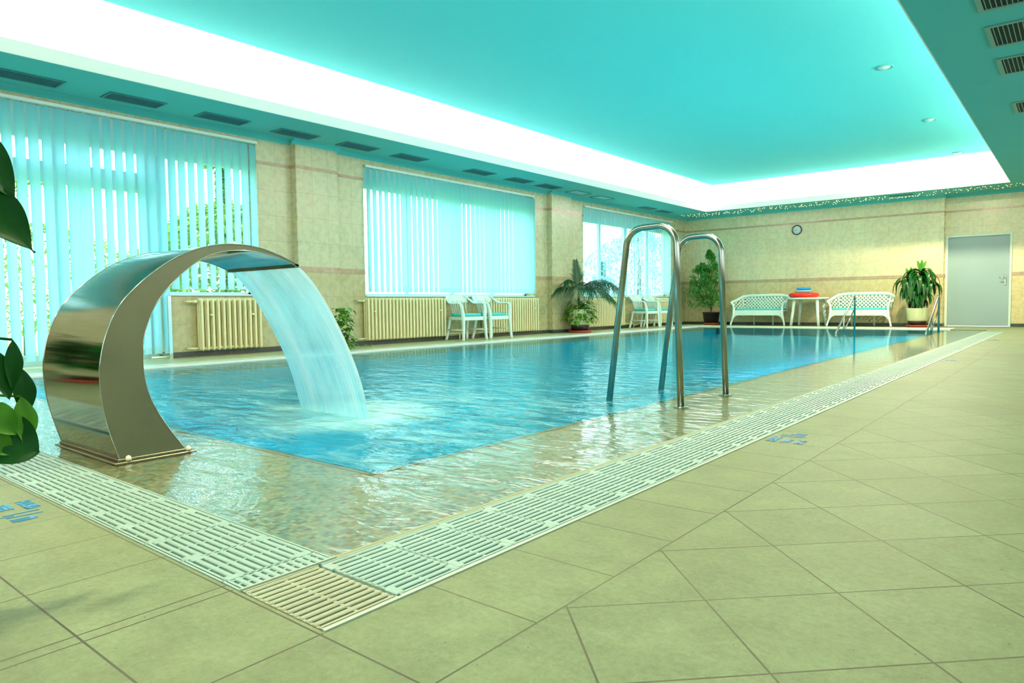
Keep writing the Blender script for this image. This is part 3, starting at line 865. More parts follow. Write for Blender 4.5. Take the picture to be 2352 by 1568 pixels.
for x, nm in ((FX1, 'side_panel'), (FX0, 'side_panel')):
    b = MB()
    for k in range(len(oc)-1):
        b.face([(x-fx, oc[k][1], oc[k][2]), (x-fx, oc[k+1][1], oc[k+1][2]), (x-fx, ic[k+1][1], ic[k+1][2]), (x-fx, ic[k][1], ic[k][2])])
    # raised edge beads
    b.build(nm, M['steel_side'], root)
    b = MB(); b.tube([(x-fx, p[1], p[2]) for p in oc], .0028, 5, cap=False)
    b.tube([(x-fx, p[1], p[2]) for p in ic], .0022, 5, cap=False)
    b.build('edge_bead', M['steel'], root)
b = MB(); e0, e1 = oc[-1], ic[-1]
b.box(FX0-fx, FX1-fx, e1[1]-.02, e1[1]+.004, e1[2]-.002, e0[2]+.002); b.build('spout_lip', M['steel_side'], root)
b = MB(); b.box(FX0-.02-fx, FX1+.018-fx, 1.165-fy, 1.515-fy, -.016, -.004, bev=.003); b.box(FX0-.004-fx, FX1+.006-fx, 1.18-fy, 1.49-fy, -.004, .008, bev=.002)
b.build('base_plate', M['steel_side'], root)
for (x, y) in ((FX1+.0, 1.222), (FX1+.0, 1.478), (FX0, 1.222), (FX0, 1.478)):
    b = MB(); b.lathe([(.0125, .0), (.0125, .010), (.009, .018), (.003, .022)], c=(x-fx+.006*(1 if x > fx else -1), y-fy, -.002), n=14); b.build('bolt_cap', M['capwhite'], root)
# falling sheet
prof = catmull([(0, 2.090, .845), (0, 2.13, .812), (0, 2.188, .752), (0, 2.256, .660), (0, 2.318, .560), (0, 2.377, .455), (0, 2.430, .345), (0, 2.475, .235), (0, 2.51, .125), (0, 2.545, -.01)], 4)
b = MB(); N = 40
def sx(j, t):
    a = -3.775-.03*t; c = -3.135-.01*t
    return a+(c-a)*j/N
top = []; bot = []
for k, p in enumerate(prof):
    t = k/(len(prof)-1)
    top.append([(sx(j, t), p[1]+.004*math.sin(j*2.1+t*2)*t, p[2]+.005+.003*math.sin(j*1.3)*t) for j in range(N+1)])
    bot.append([(sx(j, t), p[1]-.012, p[2]-.006) for j in range(N+1)])
b.loft(top, 0, True, False, False); b.loft([r[::-1] for r in bot], 0, True, False, False)
for e in (0, N): b.loft([[top[k][e], bot[k][e]] for k in range(len(prof))], 0, True, False, False)
tag(b.build('water_sheet', M['fall']), 'wide translucent sheet of water falling from the steel fountain into the pool', 'water')

# ------------------------------------------------------------------ ladder rails near the camera
def arch(name, y, pts, label, r=.0215):
    # rounds the corners of a polyline given as (x, z)
    Q = [V(a, 0, b) for a, b in pts]; P = [Q[0]]
    for k in range(1, len(Q)-1):
        u = (Q[k-1]-Q[k]).normalized(); w_ = (Q[k+1]-Q[k]).normalized(); ang = u.angle(w_); dd = min(.125/math.tan(ang/2), .49*(Q[k+1]-Q[k]).length if k == 1 else 1, .49*(Q[k-1]-Q[k]).length if k == 2 else 1)
        A, B = Q[k]+u*dd, Q[k]+w_*dd; rad = dd*math.tan(ang/2); cen = Q[k]+(u+w_).normalized()*(rad/math.sin(ang/2))
        va, vb = A-cen, B-cen; tot = va.angle(vb)
        for i in range(13):
            f_ = i/12; P.append(cen+(va*math.sin((1-f_)*tot)+vb*math.sin(f_*tot))/math.sin(tot))
    P.append(Q[-1])
    root = empty(name, (-1.92, y, 0), 0, label, 'pool rail', 'tall steel rails at the pool edge')
    b = MB(); b.tube([(p[0]+1.92, 0, p[2]) for p in P], r, 16); b.build('rail_tube', M['steel_tube'], root)
    b = MB(); b.lathe([(.045, -.017), (.045, -.010), (.03, -.006), (.022, -.005)], c=(0, 0, 0), n=20); b.build('foot_flange', M['steel_tube'], root)
    return root
arch('pool_rail', 4.0, [(-2.503, -.50), (-2.292, 1.116), (-1.960, 1.128), (-1.922, -.018)], 'tall inverted U steel rail at the pool edge, the one nearer the camera')
arch('pool_rail', 4.7, [(-2.483, -.50), (-2.270, 1.104), (-1.963, 1.112), (-1.918, -.018)], 'tall inverted U steel rail at the pool edge, the farther one')

def handrail(x, y0, label):
    r = empty('hand_rail', (x, y0+1.4, 0), 0, label, 'hand rail', 'sloping hand rails of the pool steps')
    b = MB(); b.tube([(0, -1.45, -.10), (0, -1.40, .0), (0, -.1, .68), (0, -.04, .71), (0, .03, .70), (0, .05, .64), (0, .05, -.15)], .020, 10); b.build('rail_tube', M['steel_tube'], r)
    b = MB(); b.tube([(0, -.82, -.15), (0, -.82, .31)], .017, 10); b.build('post', M['steel_tube'], r)
    b = MB(); b.tube([(0, -.75, .03), (0, .04, .46)], .013, 8); b.build('lower_bar', M['steel_tube'], r)
    return r
handrail(-3.77, 14.77, 'sloping steel hand rail into the pool in front of the right bench')
handrail(-2.24, 14.95, 'sloping steel hand rail into the pool between the potted dracaena and the white door')

# ------------------------------------------------------------------ depth markings in the deck
def textmesh(s, size):
    cu = bpy.data.curves.new('t', 'FONT'); cu.body = s; cu.size = size; cu.extrude = .0006; cu.resolution_u = 3
    cu.align_x = 'LEFT'; cu.offset = .003
    ob = bpy.data.objects.new('t', cu); COL.objects.link(ob)
    dg = bpy.context.evaluated_depsgraph_get(); dg.update()
    me = bpy.data.meshes.new_from_object(ob.evaluated_get(dg))
    vs = [v.co.copy() for v in me.vertices]; fs_ = [tuple(p.vertices) for p in me.polygons]
    bpy.data.objects.remove(ob); bpy.data.curves.remove(cu); bpy.data.meshes.remove(me)
    return vs, fs_
def marking(loc, rz, label, s=1.0):
    r = empty('depth_marking', loc, rz, label, 'depth marking', 'blue depth markings set in the deck')
    def put(txt, size, ox, oy, W=None, H=None):
        b = MB()
        vs, fs_ = textmesh(txt, size)
        x0 = min(v.x for v in vs); x1 = max(v.x for v in vs); y0 = min(v.y for v in vs); y1 = max(v.y for v in vs)
        k = len(b.v)
        for v in vs: b.v.append(((v.x-x0)/(x1-x0)*W+ox, (v.y-y0)/(y1-y0)*H+oy, v.z+.0012))
        for f in fs_: b.f.append(tuple(k+i for i in f)); b.mi.append(0); b.sm.append(False)
        b.build('lettering', M['blue_mark'], r)
    # left column: three short words, right column: the depth
    put('HLOUBKA', .05, 0, .105, .125, .042); put('TIEFE', .05, .0, .045, .085, .038); put('DEPTH', .05, .0, -.015, .085, .038)
    put('1,1 m', .1, .150, .015, .105, .115)
    return r
marking((-.965, 3.19, 0), PI/2, 'blue depth marking in the deck halfway along the gutter, the clearly readable one')
marking((-.965, 8.3, 0), PI/2, 'blue depth marking in the deck beside the gutter, far and pale')
marking((-.965, 12.8, 0), PI/2, 'blue depth marking in the deck near the far end of the gutter')
marking((-2.73, .605, 0), 0, 'blue depth marking in the front deck at the left edge, below the leaves')

# ------------------------------------------------------------------ furniture
PLA = M['plastic']
def ribbon(b, path, w, t, updir, mi=0):
    """flat bar of width w (along updir) and thickness t following path"""
    b.tube(path, 1.0, 8, mi, squash=(t/2, w/2), up=updir)
def armchair(loc, rz, label, group):
    r = empty('garden_armchair', loc, rz, label, 'chair', group)
    # local: front = +Y, width along X
    b = MB(); 
    b.box(-.22, .22, -.20, .24, .405, .43, bev=.01); b.box(-.225, .225, .225, .25, .36, .425, bev=.01)
    b.box(-.225, -.205, -.19, .24, .37, .42, bev=.006); b.box(.205, .225, -.19, .24, .37, .42, bev=.006)
    b.build('seat', PLA, r)
    for s in (-1, 1):
        f = MB(); P = [(s*.265, .275, 0), (s*.25, .262, .2), (s*.243, .25, .40), (s*.262, .238, .56), (s*.272, .215, .645), (s*.275, .17, .668)]
        f.tube(catmull(P, 3), [.029]*3+[.034]*3+[.040]*3+[.034]*3+[.027]*3+[.025], 8, squash=(1, .8)); f.build('leg', PLA, r)
        f = MB(); P = [(s*.24, -.275, 0), (s*.215, -.235, .2), (s*.20, -.195, .42)]
        f.tube(catmull(P, 3), .026, 8); f.build('leg', PLA, r)
        f = MB(); P = [(s*.275, .20, .668), (s*.278, .05, .665), (s*.272, -.08, .672), (s*.255, -.17, .72), (s*.215, -.245, .78), (s*.17, -.27, .80)]
        f.tube(catmull(P, 4), 1.0, 8, squash=(.040, .018), up=(0, 0, 1)); f.build('armrest', PLA, r)
    for s in (-1, 1):
        f = MB(); f.tube([(s*.248, .265, .19), (s*.222, -.24, .19)], .015, 6); f.build('stretcher', PLA, r)
    k = MB()
    def back(u, z):   # u -1..1, curved plan
        return (u*.205*(1-.0*z), -.185-.10*(z-.42)/.38-.0+.045*u*u, z)
    P = [back(-1, .74), back(-.85, .79), back(-.5, .812), back(0, .818), back(.5, .812), back(.85, .79), back(1, .74)]
    rows = []
    for z in (.685, .71, .74, .77, .795, .818):
        hw = 1.0 if z < .76 else (1-(z-.76)*3.0)
        rows.append([back(u*hw, z) for u in [i/6-1 for i in range(13)]])
    k.loft(rows, 0, True, False, False)
    k.loft([[(p[0], p[1]-.012, p[2]) for p in r_][::-1] for r_ in rows], 0, True, False, False)
    k.tube([(p[0], p[1]-.006, p[2]) for p in rows[-1]], .010, 6)
    for i in range(7):
        u = -.86+i*.287
        ribbon(k, [back(u*.8, .42), back(u*.9, .56), back(u, .71)], .034, .012, (0, 1, 0)) if False else k.tube([back(u*.82, .41), back(u*.9, .56), back(u, .715)], 1.0, 6, squash=(.007, .021), up=(0, 0, 1)) if False else ribbon(k, [back(u*.82, .41), back(u*.9, .56), back(u, .715)], .042, .012, (0, 1, 0))
    k.build('backrest', PLA, r)
    c = MB(); rings = []
    for z, e in ((.432, .93), (.438, 1.0), (.465, 1.02), (.482, .98), (.487, .86)):
        rings.append([(.225*e*sgnp(math.cos(q)), .215*e*sgnp(math.sin(q))+.02, z) for q in [2*PI*j/28 for j in range(28)]])
    c.loft(rings); c.build('cushion', M['cushion'], r)
    return r
def sgnp(v, p=.42): return math.copysign(abs(v)**p, v)
G1 = 'white plastic armchairs along the window wall'
ch0 = armchair((-8.66, 9.24, 0), -PI/2-.16, 'white plastic armchair with turquoise cushion, left one of the near pair by the wall', G1)
for loc, rz, lab in (((-8.64, 9.93, 0), -PI/2-.14, 'white plastic armchair with turquoise cushion, right one of the near pair by the wall'),
                     ((-8.60, 15.80, 0), -PI/2-.12, 'white plastic armchair with turquoise cushion, left of the far pair by the steel rail'),
                     ((-8.60, 16.52, 0), -PI/2-.12, 'white plastic armchair with turquoise cushion, right of the far pair, nearest the corner')):
    c = copy_tree(ch0); c.location = loc; c.rotation_euler = (0, 0, rz); c['label'] = lab

def bench(loc, w, label):
    r = empty('garden_bench', loc, 0, label, 'bench', 'white lattice benches against the far wall')
    # local: front = -Y
    hw = w/2; D = .26
    # plan path of back and arms
    def plan(u):      # u in -1.35..1.35 ; centre |u|<1 is the back
        a = abs(u); s = math.copysign(1, u)
        if a < .86: return V(u*hw*.90, D, 0)
        t = (a-.86)/.49
        ang = min(t*1.9, 1)*PI/2*.86
        x = hw*.90*.86+math.sin(ang)*hw*.16+max(0, t-.52)*.05
        y = D-(1-math.cos(ang))*.16-max(0, t-.5)*.74
        return V(s*x, y, 0)
    def top(u):
        a = abs(u)
        return .80 if a < .55 else .80-.022*((a-.55)/.3)**2 if a < .85 else .778-.155*min(1, (a-.85)/.45)**.9
    def S(u, v):      # v 0..1 from seat to top
        p = plan(u); z = .42+(top(u)-.42)*v
        out = .05*v
        dirv = V(0, 1, 0) if abs(u) < .86 else V(math.copysign(1, u)*1.4, .3, 0).normalized()
        return p+dirv*out+V(0, 0, z)
    UM = 1.33
    lat = MB(); cell = .088
    total = 2*UM*hw*.9
    def arc(u): return u*hw*.9
    H = .36; nn = int((total+H)/cell)
    for sgn in (-1, 1):
        for k in range(-5, nn+1):
            s0 = -UM*hw*.9+k*cell*1.0
            pts = []
            for j in range(15):
                v = j/14; z = v*H
                s = s0+z if sgn > 0 else s0+H-z
                u = s/(hw*.9)
                if abs(u) > UM: continue
                if .42+z > top(u)-.03: continue
                vv = z/(top(u)-.42)
                pts.append(S(u, vv))
            if len(pts) >= 2: lat.tube(pts, 1.0, 4, squash=(.007, .0185) if sgn > 0 else (.0065, .0185), up=(0, 0, 1), cap=True)
    lat.build('lattice_back', PLA, r)
    fr = MB(); us = [-UM+2*UM*i/40 for i in range(41)]
    fr.tube([S(u, 1.0) for u in us], 1.0, 8, squash=(.022, .040), up=(0, 0, 1)); 
    for s in (-1, 1):
        fr.tube([S(s*.88, .0), S(s*.88, .5), S(s*.88, .97)], 1.0, 6, squash=(.028, .010))
    fr.build('top_rail', PLA, r)
    for s in (-1, 1):
        f = MB()
        P = [(s*(hw+.015), -.30, 0), (s*(hw-.012), -.275, .12), (s*(hw-.055), -.26, .27), (s*(hw-.06), -.255, .42), (s*(hw-.045), -.27, .55), (s*(hw+.01), -.28, .625)]
        f.tube(catmull(P, 4), [.030]*6+[.045]*7+[.035]*8, 8, squash=(1, .75)); f.build('leg', PLA, r)
        f = MB(); f.tube([(s*hw*.36, .22, 0), (s*hw*.36, .2, .2), (s*hw*.36, .19, .38)], [.035, .036, .04], 8, squash=(1, .6)); f.build('leg', PLA, r)
    se = MB(); se.box(-hw+.06, hw-.06, -.26, .25, .375, .405, bev=.01)
    # front apron with an arched underside
    ap = []; n = 24
    for i in range(n+1):
        x = -hw+.05+(w-.10)*i/n; e = min(i, n-i)/n
        zb = .27 if e > .09 else .27-.10*((.09-e)/.09)**2
        ap.append((x, zb))
    for i in range(n):
        (xa, za), (xb, zb) = ap[i], ap[i+1]
        se.face([(xa, -.285, za), (xb, -.285, zb), (xb, -.285, .405), (xa, -.285, .405)]); se.face([(xa, -.262, za), (xa, -.262, .405), (xb, -.262, .405), (xb, -.262, zb)])
        se.face([(xa, -.285, za), (xa, -.262, za), (xb, -.262, zb), (xb, -.285, zb)])
    se.face([(-hw+.05, -.285, .405), (hw-.05, -.285, .405), (hw-.05, -.255, .405), (-hw+.05, -.255, .405)])
    se.build('seat', PLA, r)
    c = MB(); rings = []
    for z, e in ((.407, .97), (.413, .995), (.435, 1.0), (.447, .98), (.450, .93)):
        rings.append([((hw-.085)*(1-(1-e)*.4)*sgnp(math.cos(q), .12), (.255*e)*sgnp(math.sin(q), .3)-.01, z) for q in [2*PI*(j+.5)/36 for j in range(36)]])
    c.loft(rings); c.build('cushion', M['cushion'], r)
    return r
bench((-6.635, 18.60, 0), 1.40, 'white lattice-back garden bench left of the table, beside the ficus')
bench((-4.18, 18.60, 0), 1.40, 'white lattice-back garden bench right of the table, beside the potted dracaena')

def table(loc):
    r = empty('garden_table', loc, 0, 'white plastic garden table with splayed legs between the two benches', 'table')
    b = MB()
    def ring(e, z): return [(.47*e*sgnp(math.cos(q), .75), .44*e*sgnp(math.sin(q), .75), z) for q in [2*PI*j/40 for j in range(40)]]
    b.loft([ring(.90, .675), ring(.97, .682), ring(1.0, .70), ring(.995, .715), ring(.97, .722)]); b.build('tabletop', PLA, r)
    for sx_ in (-1, 1):
        for sy in (-1, 1):
            f = MB(); f.tube([(sx_*.335, sy*.33, 0), (sx_*.30, sy*.29, .35), (sx_*.275, sy*.25, .68)], [.048, .052, .058], 8, squash=(1, .7)); f.build('leg', PLA, r)
    return r
table((-5.40, 18.56, 0))
def swim_ring(name, c, Rr, rr, sq, m, label, m2=None):
    b = MB(); n = 40; k = 14; rings = []
    for i in range(n+1):
        a = 2*PI*i/n; w = 1+.012*math.sin(a*11)
        rings.append([((Rr+rr*math.cos(q)*w)*math.cos(a), (Rr+rr*math.cos(q)*w)*math.sin(a), rr*sq*math.sin(q)*w) for q in [2*PI*j/k for j in range(k)]])
    b.loft(rings, 0, True, False)
    root = empty(name, c, R(0, 6), label, 'swim ring', 'swim rings stacked on the table')
    b.build('ring_body', m, root)
    v = MB(); v.lathe([(.010, 0), (.010, .010), (.006, .014)], c=(Rr*.8, -Rr*.6, rr*sq-.003), n=10); v.build('air_valve', m, root)
    return root
swim_ring('swim_ring', (-5.50, 18.5, .722+.062), .265, .10, .62, M['red'], 'large red swim ring lying on the white table, bottom of the stack')
swim_ring('swim_ring', (-5.51, 18.5, .722+.124+.034), .155, .055, .48, M['pale_v'], 'pale blue clear swim ring in the middle of the stack on the table')
swim_ring('swim_ring', (-5.505, 18.5, .722+.124+.064+.040), .125, .055, .62, M['blue_v'], 'small bright blue swim ring on top of the stack on the table')

# clock
r = empty('wall_clock', (-5.855, WF, 2.505), 0, 'round white wall clock with a black rim high on the far wall', 'clock')
b = MB(); n = 40
b.loft([[(rr*math.cos(2*PI*j/n), -d_, rr*math.sin(2*PI*j/n)) for j in range(n)] for rr, d_ in ((.125, 0), (.132, .02), (.130, .04), (.118, .05), (.103, .042), (.101, .02))], cap=False); b.build('clock_rim', M['clock_rim'], r)
b = MB(); b.face([(.104*math.cos(2*PI*j/n), -.025, .104*math.sin(2*PI*j/n)) for j in range(n)]); 
b.build('clock_face', M['clock_face'], r)
b = MB()
for k in range(12):
    a = k*PI/6; b.box(-.0025, .0025, -.029, -.027, .085, .097, mat=Matrix.Rotation(a, 4, 'Y'))
b.build('hour_marks', M['clock_rim'], r)
b = MB(); b.box(-.003, .003, -.032, -.030, -.012, .085, mat=Matrix.Rotation(math.radians(253), 4, 'Y')); b.build('minute_hand', M['clock_rim'], r)
b = MB(); b.box(-.004, .004, -.031, -.029, -.01, .055, mat=Matrix.Rotation(math.radians(262), 4, 'Y')); b.build('hour_hand', M['clock_rim'], r)

# ------------------------------------------------------------------ plants
HEART = [(0, .25), (.06, .8), (.2, 1.0), (.4, .95), (.6, .74), (.8, .42), (.93, .15), (1.0, .0)]
OVAL = [(0, .05), (.15, .6), (.4, 1.0), (.65, .85), (.88, .4), (1, 0)]
STRAP = [(0, .35), (.15, .75), (.35, 1.0), (.55, .98), (.75, .8), (.9, .45), (1, 0)]
def potted(name, loc, label, pot):
    r = empty(name, loc, 0, label, 'potted plant')
    pot(r); return r
def pot_cream(r, rad=.19, h=.36, z0=.14):
    b = MB(); b.lathe([(rad*1.0, 0), (rad*1.06, .012), (rad*1.10, .045), (rad*1.03, .05), (rad*.9, .03)], n=28); b.build('saucer', M['terracotta'], r)
    b = MB(); b.lathe([(rad*.80, .03), (rad*.86, z0), (rad*.84, z0+.01)], n=28); b.build('inner_pot', M['pot_black'], r)
    b = MB(); b.lathe([(rad*.88, z0), (rad*.95, z0+.03), (rad*1.0, z0+h*.6), (rad*1.05, z0+h-.03), (rad*1.08, z0+h), (rad*1.0, z0+h), (rad*.98, z0+h-.05)], n=32); b.build('pot', M['pot'], r)
    b = MB(); b.lathe([(rad*.98, z0+h-.05), (.01, z0+h-.035)], n=20, cap=False); b.build('soil', M['soil'], r)
# palm with a trailing plant in the same pot
r = potted('potted_palm', (-8.58, 12.85, 0), 'feathery palm with trailing leaves in a cream pot by the far window', lambda r: pot_cream(r, .235, .34, .17))
b = MB(); b.tube([(0, 0, .45), (-.01, -.03, .7), (0, -.04, .9)], [.035, .028, .018], 8); b.build('stem', M['leaf_palm'], r)
def frond(b, base, az, elev, L, droop, nl=26, ll=.30, upv=V(0, 0, 1)):
    d = V(math.cos(az)*math.cos(elev), math.sin(az)*math.cos(elev), math.sin(elev)); P = []
    for i in range(nl+1):
        t = i/nl; P.append(Vector(base)+d*L*t-V(0, 0, 1)*droop*L*t*t)
    b.tube(P[::2]+[P[-1]], [.008*(1-.8*k/(nl/2+1)) for k in range(len(P[::2])+1)], 5)
    for i in range(4, nl+1):
        t = i/nl; tg = (P[i]-P[i-1]).normalized(); side = tg.cross(upv).normalized()
        l = ll*(1-.55*abs(t-.45)*1.6) if abs(upv.z) > .5 else ll*(1.05-.75*t)
        for s in (-1, 1):
            dd = (tg*(.75 if abs(upv.z) > .5 else 1.25)+side*s*.9+V(0, 0, (-.25-.2*R(0, 1)) if abs(upv.z) > .5 else 0)).normalized()
            b.leaf(P[i], dd, upv, l*R(.85, 1.1), .023 if abs(upv.z) > .5 else .026, [(0, .5), (.4, 1), (1, 0)], R(.25, .6) if abs(upv.z) > .5 else .12, .2)
b = MB()
TOP = (0, -.04, .93)
frond(b, TOP, -PI/2-.2, 1.42, .66, .03, 20, .34, V(-.56, .83, .05))
frond(b, TOP, -PI/2-.1, .95, .88, .62, 28, .32)
frond(b, TOP, -PI/2+.5, .62, .95, .66, 28, .38)
frond(b, TOP, -PI/2-.6, .6, .75, .62, 24, .32)
frond(b, TOP, PI/2+.35, .85, .85, .60, 26, .32)
frond(b, TOP, PI/2-.25, .72, 1.25, .66, 30, .40)
frond(b, TOP, .35, .55, .90, .75, 26, .38)
frond(b, TOP, PI/2-.7, .75, 1.35, .70, 32, .40)
frond(b, TOP, -.4, .65, .75, .75, 24, .34)
frond(b, TOP, .9, .4, .9, .65, 26, .36)
b.build('fronds', M['leaf_palm'], r)
def cascade(b, c, rad, n, zr, size, out=.12, seed=1):
    rnd = random.Random(seed)
    for k in range(n):
        a = rnd.uniform(0, 2*PI); q = rnd.random()
        z = zr[0]+(zr[1]-zr[0])*rnd.random()
        rr = rad*(1.0 if z < c[2] else math.sqrt(rnd.random()))+rnd.uniform(0, out)
        p = V(c[0]+rr*math.cos(a), c[1]+rr*math.sin(a), z)
        d = V(math.cos(a), math.sin(a), rnd.uniform(-1.1, .5))
        b.leaf(p, d, V(math.cos(a)*.6, math.sin(a)*.6, 1), size*rnd.uniform(.7, 1.25), size*.75, HEART, .3, .15)
        if k % 3 == 0: b.tube([V(c[0]+rad*.6*math.cos(a), c[1]+rad*.6*math.sin(a), c[2]), V(c[0]+rr*math.cos(a), c[1]+rr*math.sin(a), max(z, c[2])+.02), p], .003, 4, cap=False)
b = MB(); cascade(b, (0, 0, .52), .23, 210, (.24, .70), .105, .13, 3); b.build('trailing_foliage', M['leaf_pothos'], r)

# ficus in the corner
r = potted('potted_ficus', (-8.05, 18.66, 0), 'bushy ficus tree in a black pot in the far left corner', lambda r: None)
b = MB(); b.lathe([(.19, 0), (.205, .01), (.215, .05), (.2, .055)], n=24); b.build('saucer', M['terracotta'], r)
b = MB(); b.lathe([(.19, .03), (.23, .33), (.245, .335), (.245, .36), (.225, .36), (.22, .31)], n=4*7); b.build('pot', M['pot_black'], r)
b = MB(); b.lathe([(.22, .31), (.01, .32)], n=20, cap=False); b.build('soil', M['soil'], r)
b = MB(); br = []
for k, (dx, dy, z) in enumerate(((.02, 0, 2.0), (-.45, -.02, 1.7), (-.55, -.1, 1.0), (.25, -.1, 1.5), (.3, 0, 1.1), (-.3, -.2, 1.35), (.05, -.15, 1.6), (-.1, -.25, .9), (.25, -.2, .7), (-.35, -.25, .7))):
    P = catmull([(0, 0, .32), (dx*.1, dy*.1, .55), (dx*.5, dy*.5, .55+(z-.55)*.55), (dx, dy, z)], 4)
    b.tube(P, [.017-.012*i/len(P) for i in range(len(P))], 5); br.append(P)
b.build('trunk', M['bark'], r)
b = MB(); rnd = random.Random(5)
shape = [(.52, -.30, .42), (.75, -.36, .45), (.95, -.30, .47), (1.15, -.20, .42), (1.35, -.18, .40), (1.55, -.30, .32), (1.75, -.06, .20), (1.92, .02, .10), (2.08, -.06, .02)]
for k in range(5200):
    i = rnd.random()**.85*(len(shape)-1); j = int(i); f = i-j; j2 = min(j+1, len(shape)-1)
    z, cx, w = [shape[j][q]*(1-f)+shape[j2][q]*f for q in range(3)]
    # clumped: pull to cluster centres
    a = rnd.uniform(0, 2*PI); rr = w*math.sqrt(rnd.random())
    x_ = cx*.45+rr*math.cos(a)*1.25; y_ = -.08+rr*math.sin(a)*.62; y_ = min(y_, .33)
    cl = math.sin(x_*13+z*7)+math.sin(z*17+y_*9)+math.sin(y_*15-x_*5)
    if cl < -.35 or (x_ < -.78): continue
    dz = rnd.uniform(-.03, .03)
    d = V(rnd.uniform(-1, 1), rnd.uniform(-1, .6), rnd.uniform(-1.3, .1))
    b.leaf((x_, y_, z+dz), d, V(rnd.uniform(-.6, .6), -.6, 1), rnd.uniform(.05, .08), .032, OVAL, .3, .2)
b.build('foliage', M['leaf_ficus'], r)

# dracaena
r = potted('potted_dracaena', (-2.95, 18.47, 0), 'dracaena with drooping strap leaves in a cream pot beside the white door', lambda r: pot_cream(r, .225, .30, .14))
b = MB()
for x_, y_, h in ((0.05, 0, 1.28), (-.18, .03, 1.12), (.14, .05, .85), (-.04, -.06, .75)): b.tube([(x_*.4, y_, .42), (x_*.8, y_, h*.6), (x_, y_, h)], [.022, .02, .018], 7)
b.build('stem', M['bark'], r)
b = MB(); rnd = random.Random(8)
for (x_, y_, h, n, L, e0) in ((.06, 0, 1.27, 24, .62, .75), (-.18, .0, 1.10, 20, .58, .75), (.18, 0, 1.02, 22, .56, .6), (-.12, -.03, .92, 22, .50, .5), (.06, -.06, .82, 24, .46, .5), (.0, .0, 1.15, 20, .60, .8), (0, -.04, .70, 26, .36, .4), (-.05, 0, 1.0, 24, .60, .45)):
    for k in range(n):
        a = k*2.4+rnd.random(); hh = h-rnd.uniform(0, .10)
        if math.sin(a) > .3 and L > .4: L_ = L*.72
        else: L_ = L
        b.strap((x_, y_, hh), a, e0*rnd.uniform(.6, 1.2), L_*rnd.uniform(.85, 1.1), .085, rnd.uniform(1.4, 1.9))
b.build('foliage', M['leaf_drac'], r)
b = MB()
for (x_, h, k0) in ((.05, 1.28, 0), (-.17, 1.12, 1)):
    for k, (dx, dz, dr_) in enumerate(((.12, 1, .05), (.35, .9, .1), (-.25, 1, .1), (-.75, .75, .55), (.8, .7, .5))):
        b.leaf((x_, 0, h), (dx, R(-.2, .2), dz), (0, -1, .2), .30 if k < 3 else .27, .07 if k < 3 else .035, STRAP, dr_, .2)
b.build('new_leaves', M['leaf_drac_new'], r)

# ivy behind the falling water
r = potted('potted_ivy', (-8.58, 6.40, 0), 'ivy plant at the foot of the wall, mostly hidden behind the falling water', lambda r: None)
b = MB(); b.lathe([(.11, 0), (.14, .22), (.15, .24), (.135, .24), (.13, .2)], n=22); b.build('pot', M['pot_black'], r)
b = MB(); rnd = random.Random(11)
for k in range(150):
    z = rnd.uniform(.02, .62); a = rnd.uniform(0, 2*PI); rr = rnd.uniform(.02, .17)
    b.leaf((math.cos(a)*rr, math.sin(a)*rr+.06, z), (math.cos(a), math.sin(a), R(-.8, .3)), (math.cos(a)*.5, math.sin(a)*.5, 1), R(.06, .10), .075, HEART, .3, .15)
for yy in [-.95+.07*k for k in range(14)]+[.3+.06*k for k in range(4)]:
    if R(0, 1) < .75: b.leaf((R(.05, .2), yy, R(.015, .07)), (R(-1, 1), R(-1, 1), .3), (0, 0, 1), .085, .07, HEART, .2, .1)
b.tube([(0, 0, .22), (.12, -.25, .03), (.12, -.6, .02), (.15, -.95, .02)], .004, 4); b.tube([(0, 0, .22), (.1, .3, .03), (.12, .5, .02)], .004, 4)
b.build('foliage', M['leaf_pothos'], r)

r = potted('potted_philodendron', (-6.3, .05, 0), 'bushy dark plant in a cream pot on the front deck, mirrored in the steel fountain', lambda r: pot_cream(r, .22, .26, .12))
b = MB(); cascade(b, (0, 0, .42), .22, 170, (.36, .95), .17, .20, 9); b.build('foliage', M['leaf_drac'], r)
# large climbing plant at the left edge
PCX, PCY = -1.86, .10
r = potted('climbing_pothos', (PCX, PCY, 0), 'dark green climbing plant with heart-shaped leaves at the left edge, close to the camera', lambda r: None)
b = MB(); b.lathe([(.12, 0), (.16, .28), (.17, .30), (.155, .30), (.15, .25)], n=26); b.build('pot', M['pot'], r)
b = MB(); b.lathe([(.15, .26), (.01, .27)], n=20, cap=False); b.build('soil', M['soil'], r)
b = MB(); b.tube([(0, 0, .25), (0, 0, 1.15)], .022, 10); b.build('moss_pole', M['bark'], r)
b = MB(); bl = MB(); rnd = random.Random(21)
for k in range(60):
    z = rnd.uniform(.22, 1.15); a = rnd.uniform(0, 2*PI); d = V(math.cos(a), math.sin(a), rnd.uniform(-.9, -.1))
    st = V(math.cos(a)*.09, math.sin(a)*.09, z)
    if st.y+d.y*.14 > .26: continue
    b.tube([(0, 0, z-.05), tuple(st)], .003, 4, cap=False)
    b.leaf(st, d, V(math.cos(a)*.7, math.sin(a)*.7, 1), rnd.uniform(.11, .16), .115, HEART, .25, .12)
def fleaf(mb, p0, p1, W, facing=(1, .25, .25), prof=HEART, fold=.10, wave=0.0):
    p0 = V(p0[0]-PCX, p0[1]-PCY, p0[2]); p1 = V(p1[0]-PCX, p1[1]-PCY, p1[2])
    d = p1-p0; mb.fleaf(p0, d, facing, d.length, W, prof, fold, wave+.05, .05)
    mb.tube([tuple(p0+V(0, 0, .0)), tuple(p0*.5+V(0, 0, p0.z*.5+.03)), (0, 0, p0.z-.02)], .003, 5, cap=False)
